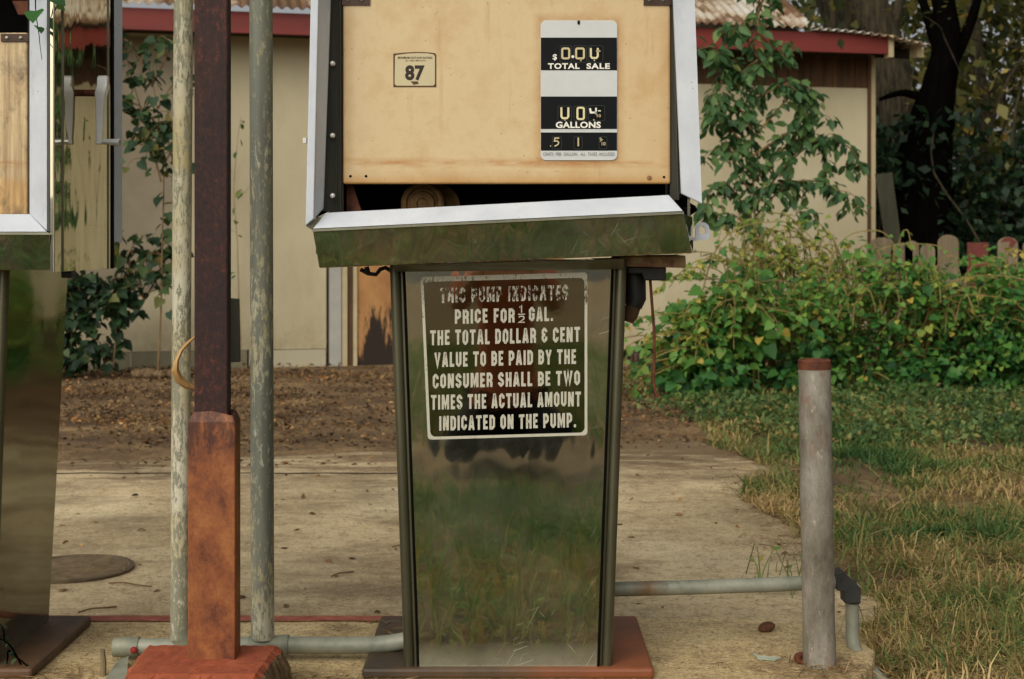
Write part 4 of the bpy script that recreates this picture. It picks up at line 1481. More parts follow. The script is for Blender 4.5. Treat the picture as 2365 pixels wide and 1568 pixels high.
sbox(b, sR, s_at(1302, 0), -.6, -.11, -.12, .45)
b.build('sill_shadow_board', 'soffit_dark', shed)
# end wall and back so that the shed is a closed body
b = MB()
sbox(b, .02, .12, -4.5, -.11, -.12, 2.9)
sbox(b, .02, LEFT, -4.6, -4.5, -.12, 2.9)
b.build('end_wall', 'grey_wood', shed)
# fascia, soffit, roof
sF = s_at(2051, .45)
b = MB()
sbox(b, sF, LEFT, .42, .45, zfb, 3.055)
b.build('fascia', 'red_fascia', shed, bevel=.004)
b = MB()
sbox(b, sF, LEFT, -.0, .42, 2.90, 2.92)
b.build('soffit', 'soffit_dark', shed)
b = MB()
sbox(b, sF - .055, sF - .002, .36, .455, zfb - .03, 3.05)
b.build('fascia_end', 'cream_trim', shed)
sE = s_at(2134, .35)
b = MB()
sbox(b, sE + .02, sF - .06, -.5, .36, 2.98, 3.0)
b.build('overhang_board', 'soffit_dark', shed)
b = MB()
sbox(b, sE + .02, sF - .06, .05, .09, 2.88, 2.98)
b.build('overhang_board', 'soffit_dark', shed)
b = MB()
sbox(b, sE + .00, sE + .07, .20, .34, 2.86, 3.0)
b.build('rafter_end', 'cream_trim', shed)
b = MB()
sbox(b, sE + .07, sE + .24, .30, .335, 2.985, 3.02)
b.build('rafter_end', 'cream_trim', shed)


def corrug(s0, s1, o0, o1, zA, zB, rows, droop=None, patch=0.0):
    mb = MB()
    npd = 8
    N = int((s1 - s0) / .0875 * npd)
    for r in range(rows + 1):
        t_ = r / rows
        for i in range(N + 1):
            s = s0 + (s1 - s0) * i / N
            z = zA + (zB - zA) * t_ + .013 * math.sin(2 * math.pi * i / npd)
            if droop:
                z -= droop * max(0, (1 - i / N)) ** 2
            if r == 0:
                pass
            jit = .012 * math.sin(s * 3.1 + 1) if r == 0 else 0
            mb.v.append(SH(s, o0 + (o1 - o0) * t_ + jit, z))
    for r in range(rows):
        for i in range(N):
            q = r * (N + 1) + i
            mb.f.append((q, q + 1, q + N + 2, q + N + 1))
            mb.m.append(0)
    return mb


sK = s_at(1884, .52)
ob = corrug(sK, LEFT, .52, -2.4, 3.085, 3.085 + 2.92 * .55, 6).build('roof_sheet', 'corrugated_iron', shed, smooth=True)
md = ob.modifiers.new('thick', 'SOLIDIFY'); md.thickness = .003
ob = corrug(sE + .03, sK - .01, .53, -.6, 3.075, 3.12, 3, droop=.12).build('eave_sheet', 'corrugated_iron', shed, smooth=True)
md = ob.modifiers.new('thick', 'SOLIDIFY'); md.thickness = .003
b = MB()
b.slab([SH(sK + .03, .3, 3.05), SH(sK + .03, -2.4, 3.04 + 2.7 * .55), SH(sK + .03, -4.6, 2.9), SH(sK + .03, -.05, 2.9)], tuple(SD * .03))
b.build('gable', 'grey_wood', shed)

# small things at the foot of the wall
b = MB()
b.slab([G(1462, 858), G(1545, 858), (G(1545, 858)[0], G(1545, 858)[1], .03), (G(1462, 858)[0], G(1462, 858)[1], .05)], (0, .25, 0))
tag(b.build('timber_offcut', 'rust_door', origin=G(1500, 858)), 'orange brown block of timber on the ground below the raised cream wall', 'timber')
r = MB()
c0 = Vector(G(372, 872))
for i in range(9):
    c2 = c0 + Vector((-.2 + .05 * i, random.uniform(-.03, .05), .03))
    rr = random.uniform(.05, .075)
    r.lathe(c2, (random.uniform(-.4, .4), random.uniform(-.4, .4), 1), [(rr * .3, -rr * .6), (rr * .9, -rr * .3), (rr, 0), (rr * .7, rr * .45), (rr * .2, rr * .6)], 9)
tag(r.build('rubble_heap', 'rough_stone', origin=c0), 'small pale heap of rubble against the block course of the shed', 'rubble')

# ------------------------------------------------------------------ picket fence
pf = thing('picket_fence', (4.2, 12.9, -.1), 'low rounded picket fence with flaking red paint, half sunk in the bushes', 'fence')
FY = 12.9
pk = [(2036, 60, 548, 0), (2082, 52, 560, 0), (2105, 34, 556, 0), (2142, 34, 565, 0), (2190, 48, 542, 0), (2258, 48, 560, 1), (2327, 46, 547, 2), (2385, 46, 552, 0), (2440, 46, 550, 2), (2495, 46, 556, 0)]
for u, wd_, vt, kind in pk:
    b = MB()
    hw = wd_ / 2
    n_ = 7
    if kind == 1:
        prof = [(u - hw, vt), (u + hw, vt)]
    else:
        prof = [(u - hw * math.cos(math.pi * k / n_), vt + hw * .75 * (1 - math.sin(math.pi * k / n_))) for k in range(n_ + 1)]
    poly = [W(u - hw, 850, FY)] + [W(p[0], p[1], FY) for p in prof] + [W(u + hw, 850, FY)]
    poly[0] = (poly[0][0], FY, -.1)
    poly[-1] = (poly[-1][0], FY, -.1)
    b.slab(poly, (0, .022, 0))
    if kind == 2:
        tp = [W(p[0], p[1], FY - .003) for p in prof]
        b.slab([W(u - hw * .8, vt + 12, FY - .003), W(u - hw * .3, vt + 2, FY - .003), W(u + hw * .3, vt + 1, FY - .003), W(u + hw * .85, vt + 11, FY - .003), W(u + hw * .5, vt + 24, FY - .003), W(u + hw * .1, vt + 22, FY - .003), W(u + hw * .2, vt + 10, FY - .003)], (0, .002, 0), 1)
    b.build('picket', ['picket_red' if kind == 1 else 'picket_wood', 'picket_red'], pf, bevel=.003)
b = MB()
b.box((W(2000, 0, FY)[0], FY + .024, .62), (W(2540, 0, FY)[0], FY + .06, .70))
b.build('rail', 'picket_wood', pf)
b = MB()
q = [W(2022, 402, 13.6), W(2060, 398, 13.6), W(2092, 548, 13.6), W(2062, 556, 13.6)]
q[2] = (q[2][0] + .1, 13.6, -.1)
q[3] = (q[3][0] + .1, 13.6, -.1)
b.slab(q, (0, .04, 0))
tag(b.build('leaning_board', 'green_grey_board', origin=(q[3][0], 13.6, -.1)), 'old grey board leaning in the dark beside the shed corner', 'board')

# ------------------------------------------------------------------ plants
def curve(pts, k=6):
    """smooth polyline through points"""
    P = [Vector(p) for p in pts]
    out = []
    for i in range(len(P) - 1):
        p0, p1, p2, p3 = P[max(i - 1, 0)], P[i], P[i + 1], P[min(i + 2, len(P) - 1)]
        for j in range(k):
            t_ = j / k
            out.append(.5 * ((2 * p1) + (p2 - p0) * t_ + (2 * p0 - 5 * p1 + 4 * p2 - p3) * t_ * t_ + (3 * p1 - p0 - 3 * p2 + p3) * t_ ** 3))
    out.append(P[-1])
    return out


def leaves_on(paths, step, size, droop=.8, side=.06, spread=1.0, start=.15):
    pos, ax, up, sz = [], [], [], []
    for path in paths:
        L = sum((path[i + 1] - path[i]).length for i in range(len(path) - 1))
        n = max(2, int(L / step))
        for k in range(n):
            t_ = start + (1 - start) * (k + random.random()) / n
            f = min(t_, .999) * (len(path) - 1)
            i = int(f)
            p = path[i].lerp(path[i + 1], f - i)
            d = Vector((random.gauss(0, spread), random.gauss(0, spread), random.gauss(0, .4))).normalized()
            pos.append(p + d * random.uniform(0, side))
            a = d + Vector((0, 0, -droop * random.uniform(.4, 1.4)))
            ax.append(a)
            up.append(Vector((random.gauss(0, .6), random.gauss(-.5, .6), 1.0)))
            sz.append(size * random.uniform(.55, 1.2))
    return np.array(pos), np.array(ax), np.array(up), np.array(sz)


def climber(name, label, cat, base, stems, Y, mat, leaf, step, tmpl=HEART, group=None, woody='twig_brown', rad=.008, side=.08, droop=.8, n_side=2, bias=0.0):
    root = thing(name, base, label, cat, group)
    m = MB()
    paths = []
    for st in stems:
        pts = []
        for q in st:
            y = Y + (q[2] if len(q) > 2 else 0) + random.uniform(-.05, .05)
            pts.append(W(q[0], q[1], y))
        c = curve(pts)
        paths.append(c)
        m.tube(c, [rad * (1 - .7 * i / len(c)) for i in range(len(c))], 6)
        for _ in range(n_side):
            i = random.randint(len(c) // 4, len(c) - 1)
            d = Vector((random.gauss(0, 1), random.gauss(-.3, .6), random.gauss(-.1, .5))).normalized() * random.uniform(.12, .3)
            tw = curve([c[i], c[i] + d * .6 + Vector((0, 0, .04)), c[i] + d + Vector((0, 0, -.05))], 4)
            paths.append(tw)
            m.tube(tw, [rad * .4 * (1 - .6 * i / len(tw)) for i in range(len(tw))], 5)
    m.build('stem', woody, root, smooth=True)
    pos, ax, up, sz = leaves_on(paths, step, leaf, droop, side)
    leaf_mesh('foliage', pos, ax, up, sz, np.clip(RNG.beta(2, 2.4, len(pos)) + bias, 0, 1), mat, tmpl, root)
    return root


# the sapling in front of the cream wall
Ys = 11.9
climber('sapling', 'slender green sapling with drooping oval leaves in front of the cream shed wall', 'sapling', G(1752, 870), [
    [(1752, 870), (1748, 700), (1745, 560), (1738, 400), (1735, 300), (1745, 180), (1750, 60), (1752, -60)],
    [(1745, 520), (1700, 450), (1670, 420), (1640, 440)], [(1742, 480), (1800, 400), (1880, 330), (1960, 340), (1990, 400)],
    [(1740, 420), (1800, 350), (1850, 320), (1900, 330), (1910, 400)], [(1738, 380), (1690, 300), (1650, 260), (1640, 300)],
    [(1738, 320), (1790, 260), (1840, 210), (1870, 220), (1860, 270)], [(1742, 230), (1800, 200), (1850, 190), (1885, 230)],
    [(1745, 200), (1690, 150), (1640, 110), (1600, 120)], [(1748, 130), (1700, 60), (1660, 70)], [(1750, 80), (1800, 120), (1815, 140)],
    [(1748, 140), (1720, 160), (1700, 180), (1710, 210)], [(1744, 450), (1700, 400), (1690, 350)], [(1746, 560), (1700, 500), (1660, 510)],
    [(1740, 440), (1830, 420), (1900, 420), (1930, 440)], [(1744, 500), (1790, 450), (1830, 430), (1840, 500)],
    [(1735, 300), (1700, 240), (1670, 215), (1650, 240)], [(1738, 360), (1830, 300), (1860, 290)], [(1748, 40), (1770, -20), (1800, -50)]],
    Ys, 'sapling_leaf', .12, .017, OVAL, woody='twig_brown', rad=.011, side=.06, droop=1.1, n_side=3)

# climbers against the left wall
climber('climbing_vine', 'dark leafy vine hanging under the shed eave between pump and pipes', 'vine', G(330, 866), [
    [(365, 860), (372, 700), (375, 540), (378, 420), (370, 300), (350, 180), (330, 110)], [(372, 420), (340, 300), (310, 200), (290, 120)], [(350, 200), (380, 140), (395, 100), (385, 90)],
    [(330, 150), (300, 100), (280, 90)], [(370, 300), (330, 250), (290, 240), (260, 280)], [(375, 330), (395, 300), (400, 280)], [(372, 300), (345, 330), (335, 370)], [(365, 250), (395, 200), (410, 195)],
    [(378, 380), (395, 350), (400, 340)], [(340, 200), (300, 180), (270, 200)], [(345, 230), (320, 290), (300, 330)]],
    11.7, 'dark_leaf', .095, .046, HEART, woody='twig_brown', rad=.008, side=.09, n_side=3, bias=.1)
climber('wall_creeper', 'broad leaved creeper low on the shed wall with a hanging cluster', 'creeper', G(255, 866), [
    [(262, 850), (270, 740), (280, 640), (300, 580), (340, 545), (395, 600)], [(290, 600), (320, 650), (330, 700), (310, 728)], [(280, 640), (250, 660), (235, 700), (240, 715)], [(300, 580), (350, 590), (390, 580)],
    [(285, 620), (300, 680), (280, 720)], [(282, 600), (262, 560), (270, 540)], [(300, 600), (290, 690), (255, 705)], [(320, 560), (345, 620), (370, 640)]],
    11.9, 'dark_leaf', .105, .036, HEART, woody='twig_brown', rad=.008, side=.08, n_side=3)
climber('wall_creeper', 'dense dark creeper climbing from the ground right behind the left pump', 'creeper', G(160, 868), [
    [(160, 868), (165, 780), (170, 700), (165, 640), (180, 600)], [(170, 760), (150, 700), (150, 640)], [(165, 700), (190, 640), (215, 650), (222, 690)], [(160, 800), (185, 740), (205, 760)], [(160, 840), (190, 810), (230, 815), (245, 840)],
    [(150, 860), (140, 760), (150, 660)], [(165, 860), (180, 830), (190, 845)], [(168, 720), (140, 690), (130, 660)], [(110, 868), (120, 760), (130, 650), (125, 560)]],
    11.9, 'dark_leaf', .095, .022, HEART, woody='twig_brown', rad=.008, side=.10, n_side=4, bias=-.08)
climber('twining_shoot', 'thin shoot with a few leaves on the pale wall between the column and pipe', 'shoot', G(560, 862), [
    [(560, 862), (552, 700), (548, 560), (540, 440), (548, 330), (556, 270)], [(546, 445), (556, 438), (566, 446)]],
    12.0, 'sapling_leaf', .08, .17, OVAL, woody='twig_brown', rad=.004, side=.04, n_side=1)


# bushes
def bush(label, u_lo, u_hi, tops, Y, depth, nclump, leaf, mat, bias, nstem=26, base_v=905, name='bush', group='leafy bushes by the fence'):
    """tops: [(u, v)] outline of its upper edge"""
    um = (u_lo + u_hi) / 2
    root = thing(name, (W(um, 0, Y)[0], Y, -.1), label, 'bush', group)
    us = [t_[0] for t_ in tops]
    vs_ = [t_[1] for t_ in tops]
    pos, ax, up, sz, tint = [], [], [], [], []
    m = MB()
    for _ in range(nclump):
        u = random.uniform(u_lo, u_hi)
        top = np.interp(u, us, vs_) + 42
        zt_ = (CAM_H - (top - 560) * Y / F) * (1 + .14 * math.sin(u * .045) + random.uniform(-.16, .16))
        k = random.random() ** 1.05
        z = -.05 + (zt_ + .05) * k
        y = Y + random.uniform(-1, 1) * depth * (1 - .55 * k) + .12 * math.sin(u * .03) - .15
        x = (u - 1182) / F * Y
        n = random.randint(12, 34)
        r = random.uniform(.06, .19)
        c = Vector((x, y, z))
        tb = random.gauss(0, .17) + bias + (k - .5) * .22  # tint falls towards the foot: shade low in the bush put into colour
        ls = leaf * random.choice((.5, .6, .75, .9, 1, 1.2))
        lean = Vector((random.gauss(0, .5), random.gauss(-.2, .4), random.gauss(0, .3)))
        for i in range(n):
            d = Vector((random.gauss(0, 1), random.gauss(0, .9), random.gauss(0, .8)))
            p = c + d * r * .7
            if p.z < -.09:
                p.z = random.uniform(-.08, .05)
            pos.append(p)
            ax.append(Vector((d.x * .7, d.y * .7 - .3, d.z * .4 - .5)) + lean + Vector((random.gauss(0, .6), random.gauss(0, .6), random.gauss(0, .3))))
            up.append(Vector((random.gauss(0, .7), random.gauss(-.5, .6), 1)))
            sz.append(ls * random.uniform(.4, 1.15))
            tint.append(min(1, max(0, random.gauss(.45, .17) + tb)))
        if random.random() < .5:
            bx = (random.uniform(u_lo, u_hi) * .4 + u * .6 - 1182) / F * Y
            cv = curve([(bx, Y + random.uniform(-.2, .3), -.1), ((bx + x) / 2, (Y + y) / 2 - .05, z * .6 + .05), (x, y, z)], 5)
            m.tube(cv, [.007 * (1 - .6 * i / len(cv)) for i in range(len(cv))], 5)
    for _ in range(nstem):   # long arching shoots
        u = random.uniform(u_lo, u_hi)
        u2 = u + random.choice((random.uniform(-60, 60), random.uniform(-190, 210)))
        top = np.interp(u2, us, vs_)
        z2 = CAM_H - (top + 30 + 110 * (random.random() ** .6) - 130 * (random.random() ** 3) - 560) * Y / F
        x, x2 = (u - 1182) / F * Y, (u2 - 1182) / F * Y
        yy = Y - depth * .5 - random.uniform(0, .25)
        cv = curve([(x, Y, -.1), (x * .7 + x2 * .3, yy, z2 * .75 + .1), (x2, yy - .1, z2), (x2 + (x2 - x) * .35, yy - .15, z2 - .15)], 6)
        m.tube(cv, [.0065 * (1 - .55 * i / len(cv)) for i in range(len(cv))], 5)
        pp, aa, uu, ss = leaves_on([cv], random.choice((.05, .09, .14, .3)), leaf * random.uniform(.45, .8), .7, .03, start=.3)
        pos += [Vector(p) for p in pp]
        ax += [Vector(p) for p in aa]
        up += [Vector(p) for p in uu]
        sz += list(ss)
        tint += list(np.clip(RNG.normal(.6 + bias, .2, len(pp)), 0, 1))
    m.build('stem', 'shoot_olive', root, smooth=True)
    leaf_mesh('foliage', np.array(pos), np.array(ax), np.array(up), np.array(sz), np.array(tint), mat, HEART, root)
    return root


bush('low green bush with broad heart leaves just right of the pump, against the shed', 1540, 1760, [(1540, 720), (1580, 660), (1640, 630), (1700, 600), (1760, 590)], 10.7, .33, 92, .095, 'bush_leaf', .06, 40)
bush('yellowing bush with tall thin shoots in front of the cream wall', 1680, 1950, [(1680, 540), (1740, 480), (1800, 500), (1850, 540), (1900, 560), (1950, 570)], 11.3, .3, 62, .066, 'yellow_leaf', -.06, 84)
bush('dense bush with arching bare shoots before the shed corner and first pickets', 1800, 2160, [(1800, 620), (1880, 620), (1960, 590), (2040, 570), (2100, 590), (2160, 600)], 10.9, .4, 190, .072, 'bush_leaf', .08, 56)
bush('wide green bush of small leaves below the red topped picket', 2120, 2420, [(2120, 600), (2200, 605), (2260, 602), (2340, 608), (2420, 600)], 11.0, .45, 250, .066, 'bush_leaf', .04, 50)
bush('darkest bush at the picture edge beyond the red topped picket', 2380, 2640, [(2380, 610), (2480, 590), (2640, 600)], 11.4, .45, 120, .08, 'dark_leaf', .1, 12)

# ---- trees behind the shed
def tree(label, trunk, Y, radii, limbs, crown, leaf_n, leaf, mat='wood_leaf', bark='bark', name='tree', group='trees behind the shed'):
    base = Vector((W(trunk[0][0], 0, Y)[0], Y, -.1))
    root = thing(name, base, label, 'tree', group)
    m = MB()
    P = [base] + [Vector(W(u, v, Y + (dy[0] if dy else 0))) for u, v, *dy in trunk[1:]]
    c = curve(P, 6)
    m.tube(c, list(np.interp(np.linspace(0, 1, len(c)), np.linspace(0, 1, len(radii)), radii)), 14, jitter=.07)
    for lb, r0 in limbs:
        cv = curve([Vector(W(u, v, Y + (dy[0] if dy else 0))) for u, v, *dy in lb], 6)
        m.tube(cv, [r0 * (1 - .75 * i / len(cv)) for i in range(len(cv))], 9, jitter=.06)
    m.build('trunk', bark, root, smooth=True)
    pos, ax, up, sz, tint = [], [], [], [], []
    for (u, v, dy, rad, cnt) in crown:
        cc = Vector(W(u, v, Y + dy))
        for _ in range(cnt):
            d = Vector((random.gauss(0, 1), random.gauss(0, 1), random.gauss(0, .7)))
            k = cc + d * rad * .5
            tb = random.gauss(.45, .2)
            for j in range(leaf_n):
                e = Vector((random.gauss(0, 1), random.gauss(0, 1), random.gauss(0, 1)))
                pos.append(k + e * .16)
                ax.append(e + Vector((0, 0, -.5)))
                up.append(Vector((random.gauss(0, .6), random.gauss(0, .6), 1)))
                sz.append(leaf * random.uniform(.6, 1.2))
                tint.append(min(1, max(0, tb + random.gauss(0, .15))))
    leaf_mesh('crown', np.array(pos), np.array(ax), np.array(up), np.array(sz), np.array(tint), mat, DIAMOND, root)
    return root


tree('big grey tree trunk leaning left over the right end of the shed roof', [(2010, 900), (1985, 300), (1945, 40), (1895, -120), (1830, -420)], 18.5, [.36, .33, .28, .25, .18],
     [([(1900, -110), (1960, -260), (2040, -420)], .14), ([(1960, 80), (1900, -20), (1790, -160), (1700, -300)], .10)],
     [(1800, -450, 0, 3.2, 26), (2000, -420, 1, 3.0, 20), (1650, -380, .5, 2.5, 14), (1850, -150, 2.5, 2.2, 26)], 16, .15)
tree('mossy leaning tree whose forked trunk crosses behind the eave end', [(2120, 900), (2090, 350), (2050, 130), (1985, -60), (1930, -300)], 17.2, [.30, .26, .22, .19, .13],
     [([(2040, 110), (2080, 0), (2110, -160)], .10), ([(2000, -20), (1900, -80), (1840, -180)], .07)],
     [(1960, -380, 0, 2.8, 20), (2120, -250, 1.0, 2.4, 16), (2060, -60, 2.2, 1.6, 22)], 16, .14)
tree('nearly black crooked tree beside the shed corner, thick base blackened for the shaded hollow', [(2120, 900), (2118, 620), (2130, 400), (2160, 230), (2185, 110), (2178, 0), (2150, -200)], 15.2, [.50, .44, .32, .19, .15, .125, .09],
     [([(2180, 120), (2150, 60), (2120, -30)], .10), ([(2170, 190), (2230, 80), (2270, -60), (2290, -250)], .08), ([(2160, 240), (2090, 215), (2030, 230)], .06)],
     [(2180, -330, 0, 3.2, 26), (2330, -260, .6, 2.6, 20), (2060, -300, .8, 2.4, 14), (2250, -420, -.8, 3, 20)], 16, .14, bark='dark_bark')
tree('slim brown tree at the picture edge tangled with yellow leaved vines', [(2290, 900), (2285, 500), (2270, 250), (2250, 60), (2230, -150), (2240, -400)], 16.0, [.09, .08, .075, .06, .05, .04],
     [([(2275, 330), (2330, 180), (2420, 60)], .035), ([(2262, 160), (2200, 60), (2170, -60)], .03), ([(2285, 480), (2350, 380), (2400, 260)], .03), ([(2245, 20), (2330, -50), (2420, -70)], .03)],
     [(2330, 120, .5, 1.4, 40), (2360, 330, .3, 1.2, 34), (2290, 20, 1, 1.5, 36), (2400, 200, 0, 1.4, 34), (2330, 470, .2, 1.0, 26)], 10, .10)

# the thicket beyond: leaves and twigs that read as one mass
n = 36000
x = RNG.uniform(2.6, 13, n)
y = np.where(RNG.random(n) < .3, RNG.uniform(15.4, 17.2, n), RNG.uniform(17.2, 26, n))
x = np.where((y < 17.2) & (x < 4.9), x + 3.5, x)
z = np.where(y < 17.2, RNG.uniform(.9, 4.6, n), RNG.uniform(-.1, 1, n) * 6.5)
keep = (lownoise(x, z, 2.6, 3) + .6 * lownoise(x, y, 1.6, 4)) > -.6
x, y, z = x[keep], y[keep], z[keep]
tb = lownoise(x, z, 1.3, 9) * .3
ob = leaf_mesh('thicket', np.stack([x, y, z], 1), rdir(len(x), -.4), rdir(len(x), .8), RNG.uniform(.12, .26, len(x)), np.clip(RNG.beta(2, 2.4, len(x)) + tb, 0, 1), 'wood_leaf', DIAMOND)
tag(ob, 'brown green thicket of leaves and twigs beyond the fence', 'thicket', kind='stuff')
n = 24000
x = RNG.uniform(3.7, 10.5, n)
y = 14.7 + RNG.uniform(0, 2.4, n)
z = -.1 + RNG.uniform(0, 1, n) ** 1.4 * np.interp(x, [3.7, 5.0, 6, 7.5], [2.5, 2.6, 2.2, 1.6])
kp = lownoise(x, z, 3.2, 13) > -.3
x, y, z = x[kp], y[kp], z[kp]
ob = leaf_mesh('undergrowth', np.stack([x, y, z], 1), rdir(len(x), -.4), rdir(len(x), .8), RNG.uniform(.08, .17, len(x)), np.clip(RNG.beta(1.6, 4, len(x)), 0, 1), 'dark_leaf', DIAMOND)
tag(ob, 'dark shaded undergrowth under the trees behind the pickets', 'undergrowth', kind='stuff')
m = MB()
for _ in range(210):
    x0_, y0_ = random.uniform(4.6, 9.5), random.uniform(14.6, 19)
    z0_ = random.uniform(-.1, 3.2)
    d = Vector((random.gauss(0, .6), random.gauss(0, .3), random.uniform(.3, 1))).normalized() * random.uniform(.8, 2.4)
    p = Vector((x0_, y0_, z0_))
    q = curve([p, p + d * .4 + Vector((random.gauss(0, .1), 0, random.gauss(0, .1))), p + d * .75 + Vector((random.gauss(0, .15), 0, 0)), p + d], 3)
    r0 = random.uniform(.006, .02)
    m.tube(q, [r0 * (1 - .6 * i / len(q)) for i in range(len(q))], 5, cap=False)
tag(m.build('brushwood', 'bark'), 'tangle of bare twigs among the trees behind the pickets', 'brushwood', kind='stuff')

# ------------------------------------------------------------------ grass, litter
def scatter_grass(name, x, y, h, lean, wd_, tint, mat, label, z0=-.1):
    return tag(blade_mesh(name, x, y, np.full(len(x), z0), h, lean, wd_, tint, mat), label, 'grass', kind='stuff')


def area(n, x0, x1, y0, y1):
    return RNG.uniform(x0, x1, n), RNG.uniform(y0, y1, n)


wig = lambda x, y: (x + .05 * lownoise(x, y, 9, 21), y + .05 * lownoise(x, y, 9, 22))
x, y = [], []
for n, bx in ((52000, (.75, 2.4, 3.0, 5.2)), (46000, (.9, 3.4, 5.2, 7.6)), (30000, (1.0, 4.6, 7.6, 10.5))):
    a, c2 = area(n, *bx)
    x.append(a)
    y.append(c2)
x, y = np.concatenate(x), np.concatenate(y)
wx, wy = wig(x, y)
ok = ~in_poly(wx, wy, pav) & ~in_poly(wx, wy, isl)
edge_x = np.interp(y, [3, 4, 6, 7.5, 8.5, 11], [.8, .85, 1.1, 1.15, 1.25, 1.2])
ok &= (x > edge_x - .1)
dens = lownoise(x, y, 3.5, 31) + .6 * lownoise(x, y, 11, 32)
ok &= RNG.random(len(x)) < np.clip(.62 + dens * .8, .05, 1)
x, y = x[ok], y[ok]
dry = lownoise(x, y, 2.6, 41) * .36 + lownoise(x, y, 9, 42) * .22
fary = np.interp(y, [3.2, 4.0, 5.2, 7.2, 8.5], [.72, .56, .48, .45, .32])
h = RNG.gamma(3, .0125, len(x)) + .010
h *= np.interp(y, [3, 7, 9], [1.05, 1.0, .8])
scatter_grass('grass', x, y, h, 1.9, RNG.uniform(.0016, .0034, len(x)) * np.interp(y, [3, 10], [.9, 1.7]), np.clip(fary + dry + RNG.normal(0, .17, len(x)), 0, 1), 'grass_blade', 'mixed green and straw coloured grass right of the island')

# broad leaved ground cover in front of the bushes
x, y = area(40000, .6, 5.2, 7.3, 12.2)
edge_y = np.interp(x, [.6, 1.2, 1.6, 2.2, 3, 5.2], [10.3, 8.6, 7.7, 7.6, 8.0, 8.4])
ok = (y > edge_y + .25 * lownoise(x, y, 6, 51)) & ~in_poly(x, y, pav)
ok &= ~((x < 1.3) & (RNG.random(len(x)) < .75))
x, y = x[ok], y[ok]
z = -.1 + RNG.random(len(x)) ** 1.5 * .10 * (1 + .6 * lownoise(x, y, 5, 52))
ob = leaf_mesh('ground_cover', np.stack([x, y, z], 1), rdir(len(x), .1), rdir(len(x), 1.4), RNG.uniform(.02, .055, len(x)), np.clip(RNG.beta(2, 2.4, len(x)) + .3 * lownoise(x, y * 1.5, 3, 53), 0, 1), 'cover_leaf', DIAMOND)
tag(ob, 'low broad leaved green ground cover in front of the bushes', 'ground cover', kind='stuff')

# taller blades and straw by the bollard
x, y, h, tn = [], [], [], []
for cu, cv, cnt, hh in ((1745, 1345, 9, .2), (1830, 1330, 8, .15), (1940, 1280, 14, .26), (2080, 1470, 20, .2), (2250, 1500, 26, .22), (2330, 1540, 26, .26), (2190, 1400, 18, .18), (2020, 1330, 16, .2), (2120, 1560, 20, .2), (1930, 1560, 6, .16), (1890, 1380, 8, .3)):
    gx, gy, _ = G(cu, cv)
    for _ in range(cnt):
        x.append(gx + random.gauss(0, .04 if cnt < 10 else .10))
        y.append(gy + random.gauss(0, .03 if cnt < 10 else .10))
        h.append(hh * random.uniform(.4, 1.15))
        tn.append(random.gauss(.38, .25))
scatter_grass('tall_grass', np.array(x), np.array(y), np.array(h), .9, np.full(len(x), .0019), np.array(tn), 'grass_blade', 'tall thin grass blades standing round the bollard and lawn edge')

# meadow in front of the island (mirrored in the steel)
x, y = area(46000, -3.2, 2.6, -.1, 3.26)
dens = lownoise(x, y, 3, 61)
ok = RNG.random(len(x)) < np.clip(.7 + .8 * dens, .1, 1) * np.interp(y, [0, 2.3, 3.0], [1, 1, .5])
ok &= np.hypot(x, (y + .35) * .9) > .46
x, y = x[ok], y[ok]
h = RNG.gamma(4, .022, len(x)) * np.interp(y, [-.1, .3, 1.2, 1.8, 2.4, 2.9, 3.2], [.5, .75, .9, 1.0, 1.0, .4, .3])
h = np.minimum(h, .9 * (CAM_H + .1 - 1030 / F * y) - .02)
h = np.maximum(h, .02)
scatter_grass('meadow', x, y, h, .9, np.full(len(x), .0038), np.clip(np.interp(y, [.3, 1.6, 2.4, 3.0], [.25, .35, .6, .95]) + .35 * lownoise(x, y, 3.5, 62) + RNG.normal(0, .2, len(x)), 0, 1), 'front_grass', 'rough grass growing in front of the pump island')
x, y = area(26000, -9, 9, -9, .6)
ok = (np.hypot(x, (y + .35) * .8) > .8)
x, y = x[ok], y[ok]
ob = blade_mesh('meadow', x, y, np.full(len(x), -.1), RNG.gamma(4, .03, len(x)), .9, np.full(len(x), .008), np.clip(.35 + RNG.normal(0, .2, len(x)), 0, 1), 'front_grass')
tag(ob, 'rough meadow stretching away behind the photographer', 'grass', kind='stuff')

# leaf litter over the bare earth by the shed
x, y = area(70000, -4.6, 1.7, 6.2, 12.9)
yb = np.interp(x, [-4.6, -1.5, .3, 1.0, 1.7], [7.45, 7.5, 8.0, 8.3, 8.6])
d = (y - yb) / 2.0
wx = lownoise(x, y * 2.2, 2.4, 71)
strk = lownoise(x * .5, y * 3.0, 2.2, 78)
ok = RNG.random(len(x)) < np.clip(.5 + .7 * wx, .03, 1) * np.clip(.22 + d * .8 + .25 * strk, .015, .9)
x, y = x[ok], y[ok]
z = -.1 + RNG.random(len(x)) ** 2 * .035 * (1 + lownoise(x, y, 5, 72))
ob = leaf_mesh('leaf_litter', np.stack([x, y, z], 1), rdir(len(x), .0) * np.array([1, 1, .35]), rdir(len(x), 1.6), RNG.uniform(.012, .043, len(x)), np.clip(RNG.beta(2, 2.4, len(x)) + .2 * lownoise(x, y * 2, 2, 77), 0, 1), 'litter_leaf', OVAL)
tag(ob, 'brown fallen leaves over the bare earth along the shed', 'leaf litter', kind='stuff')

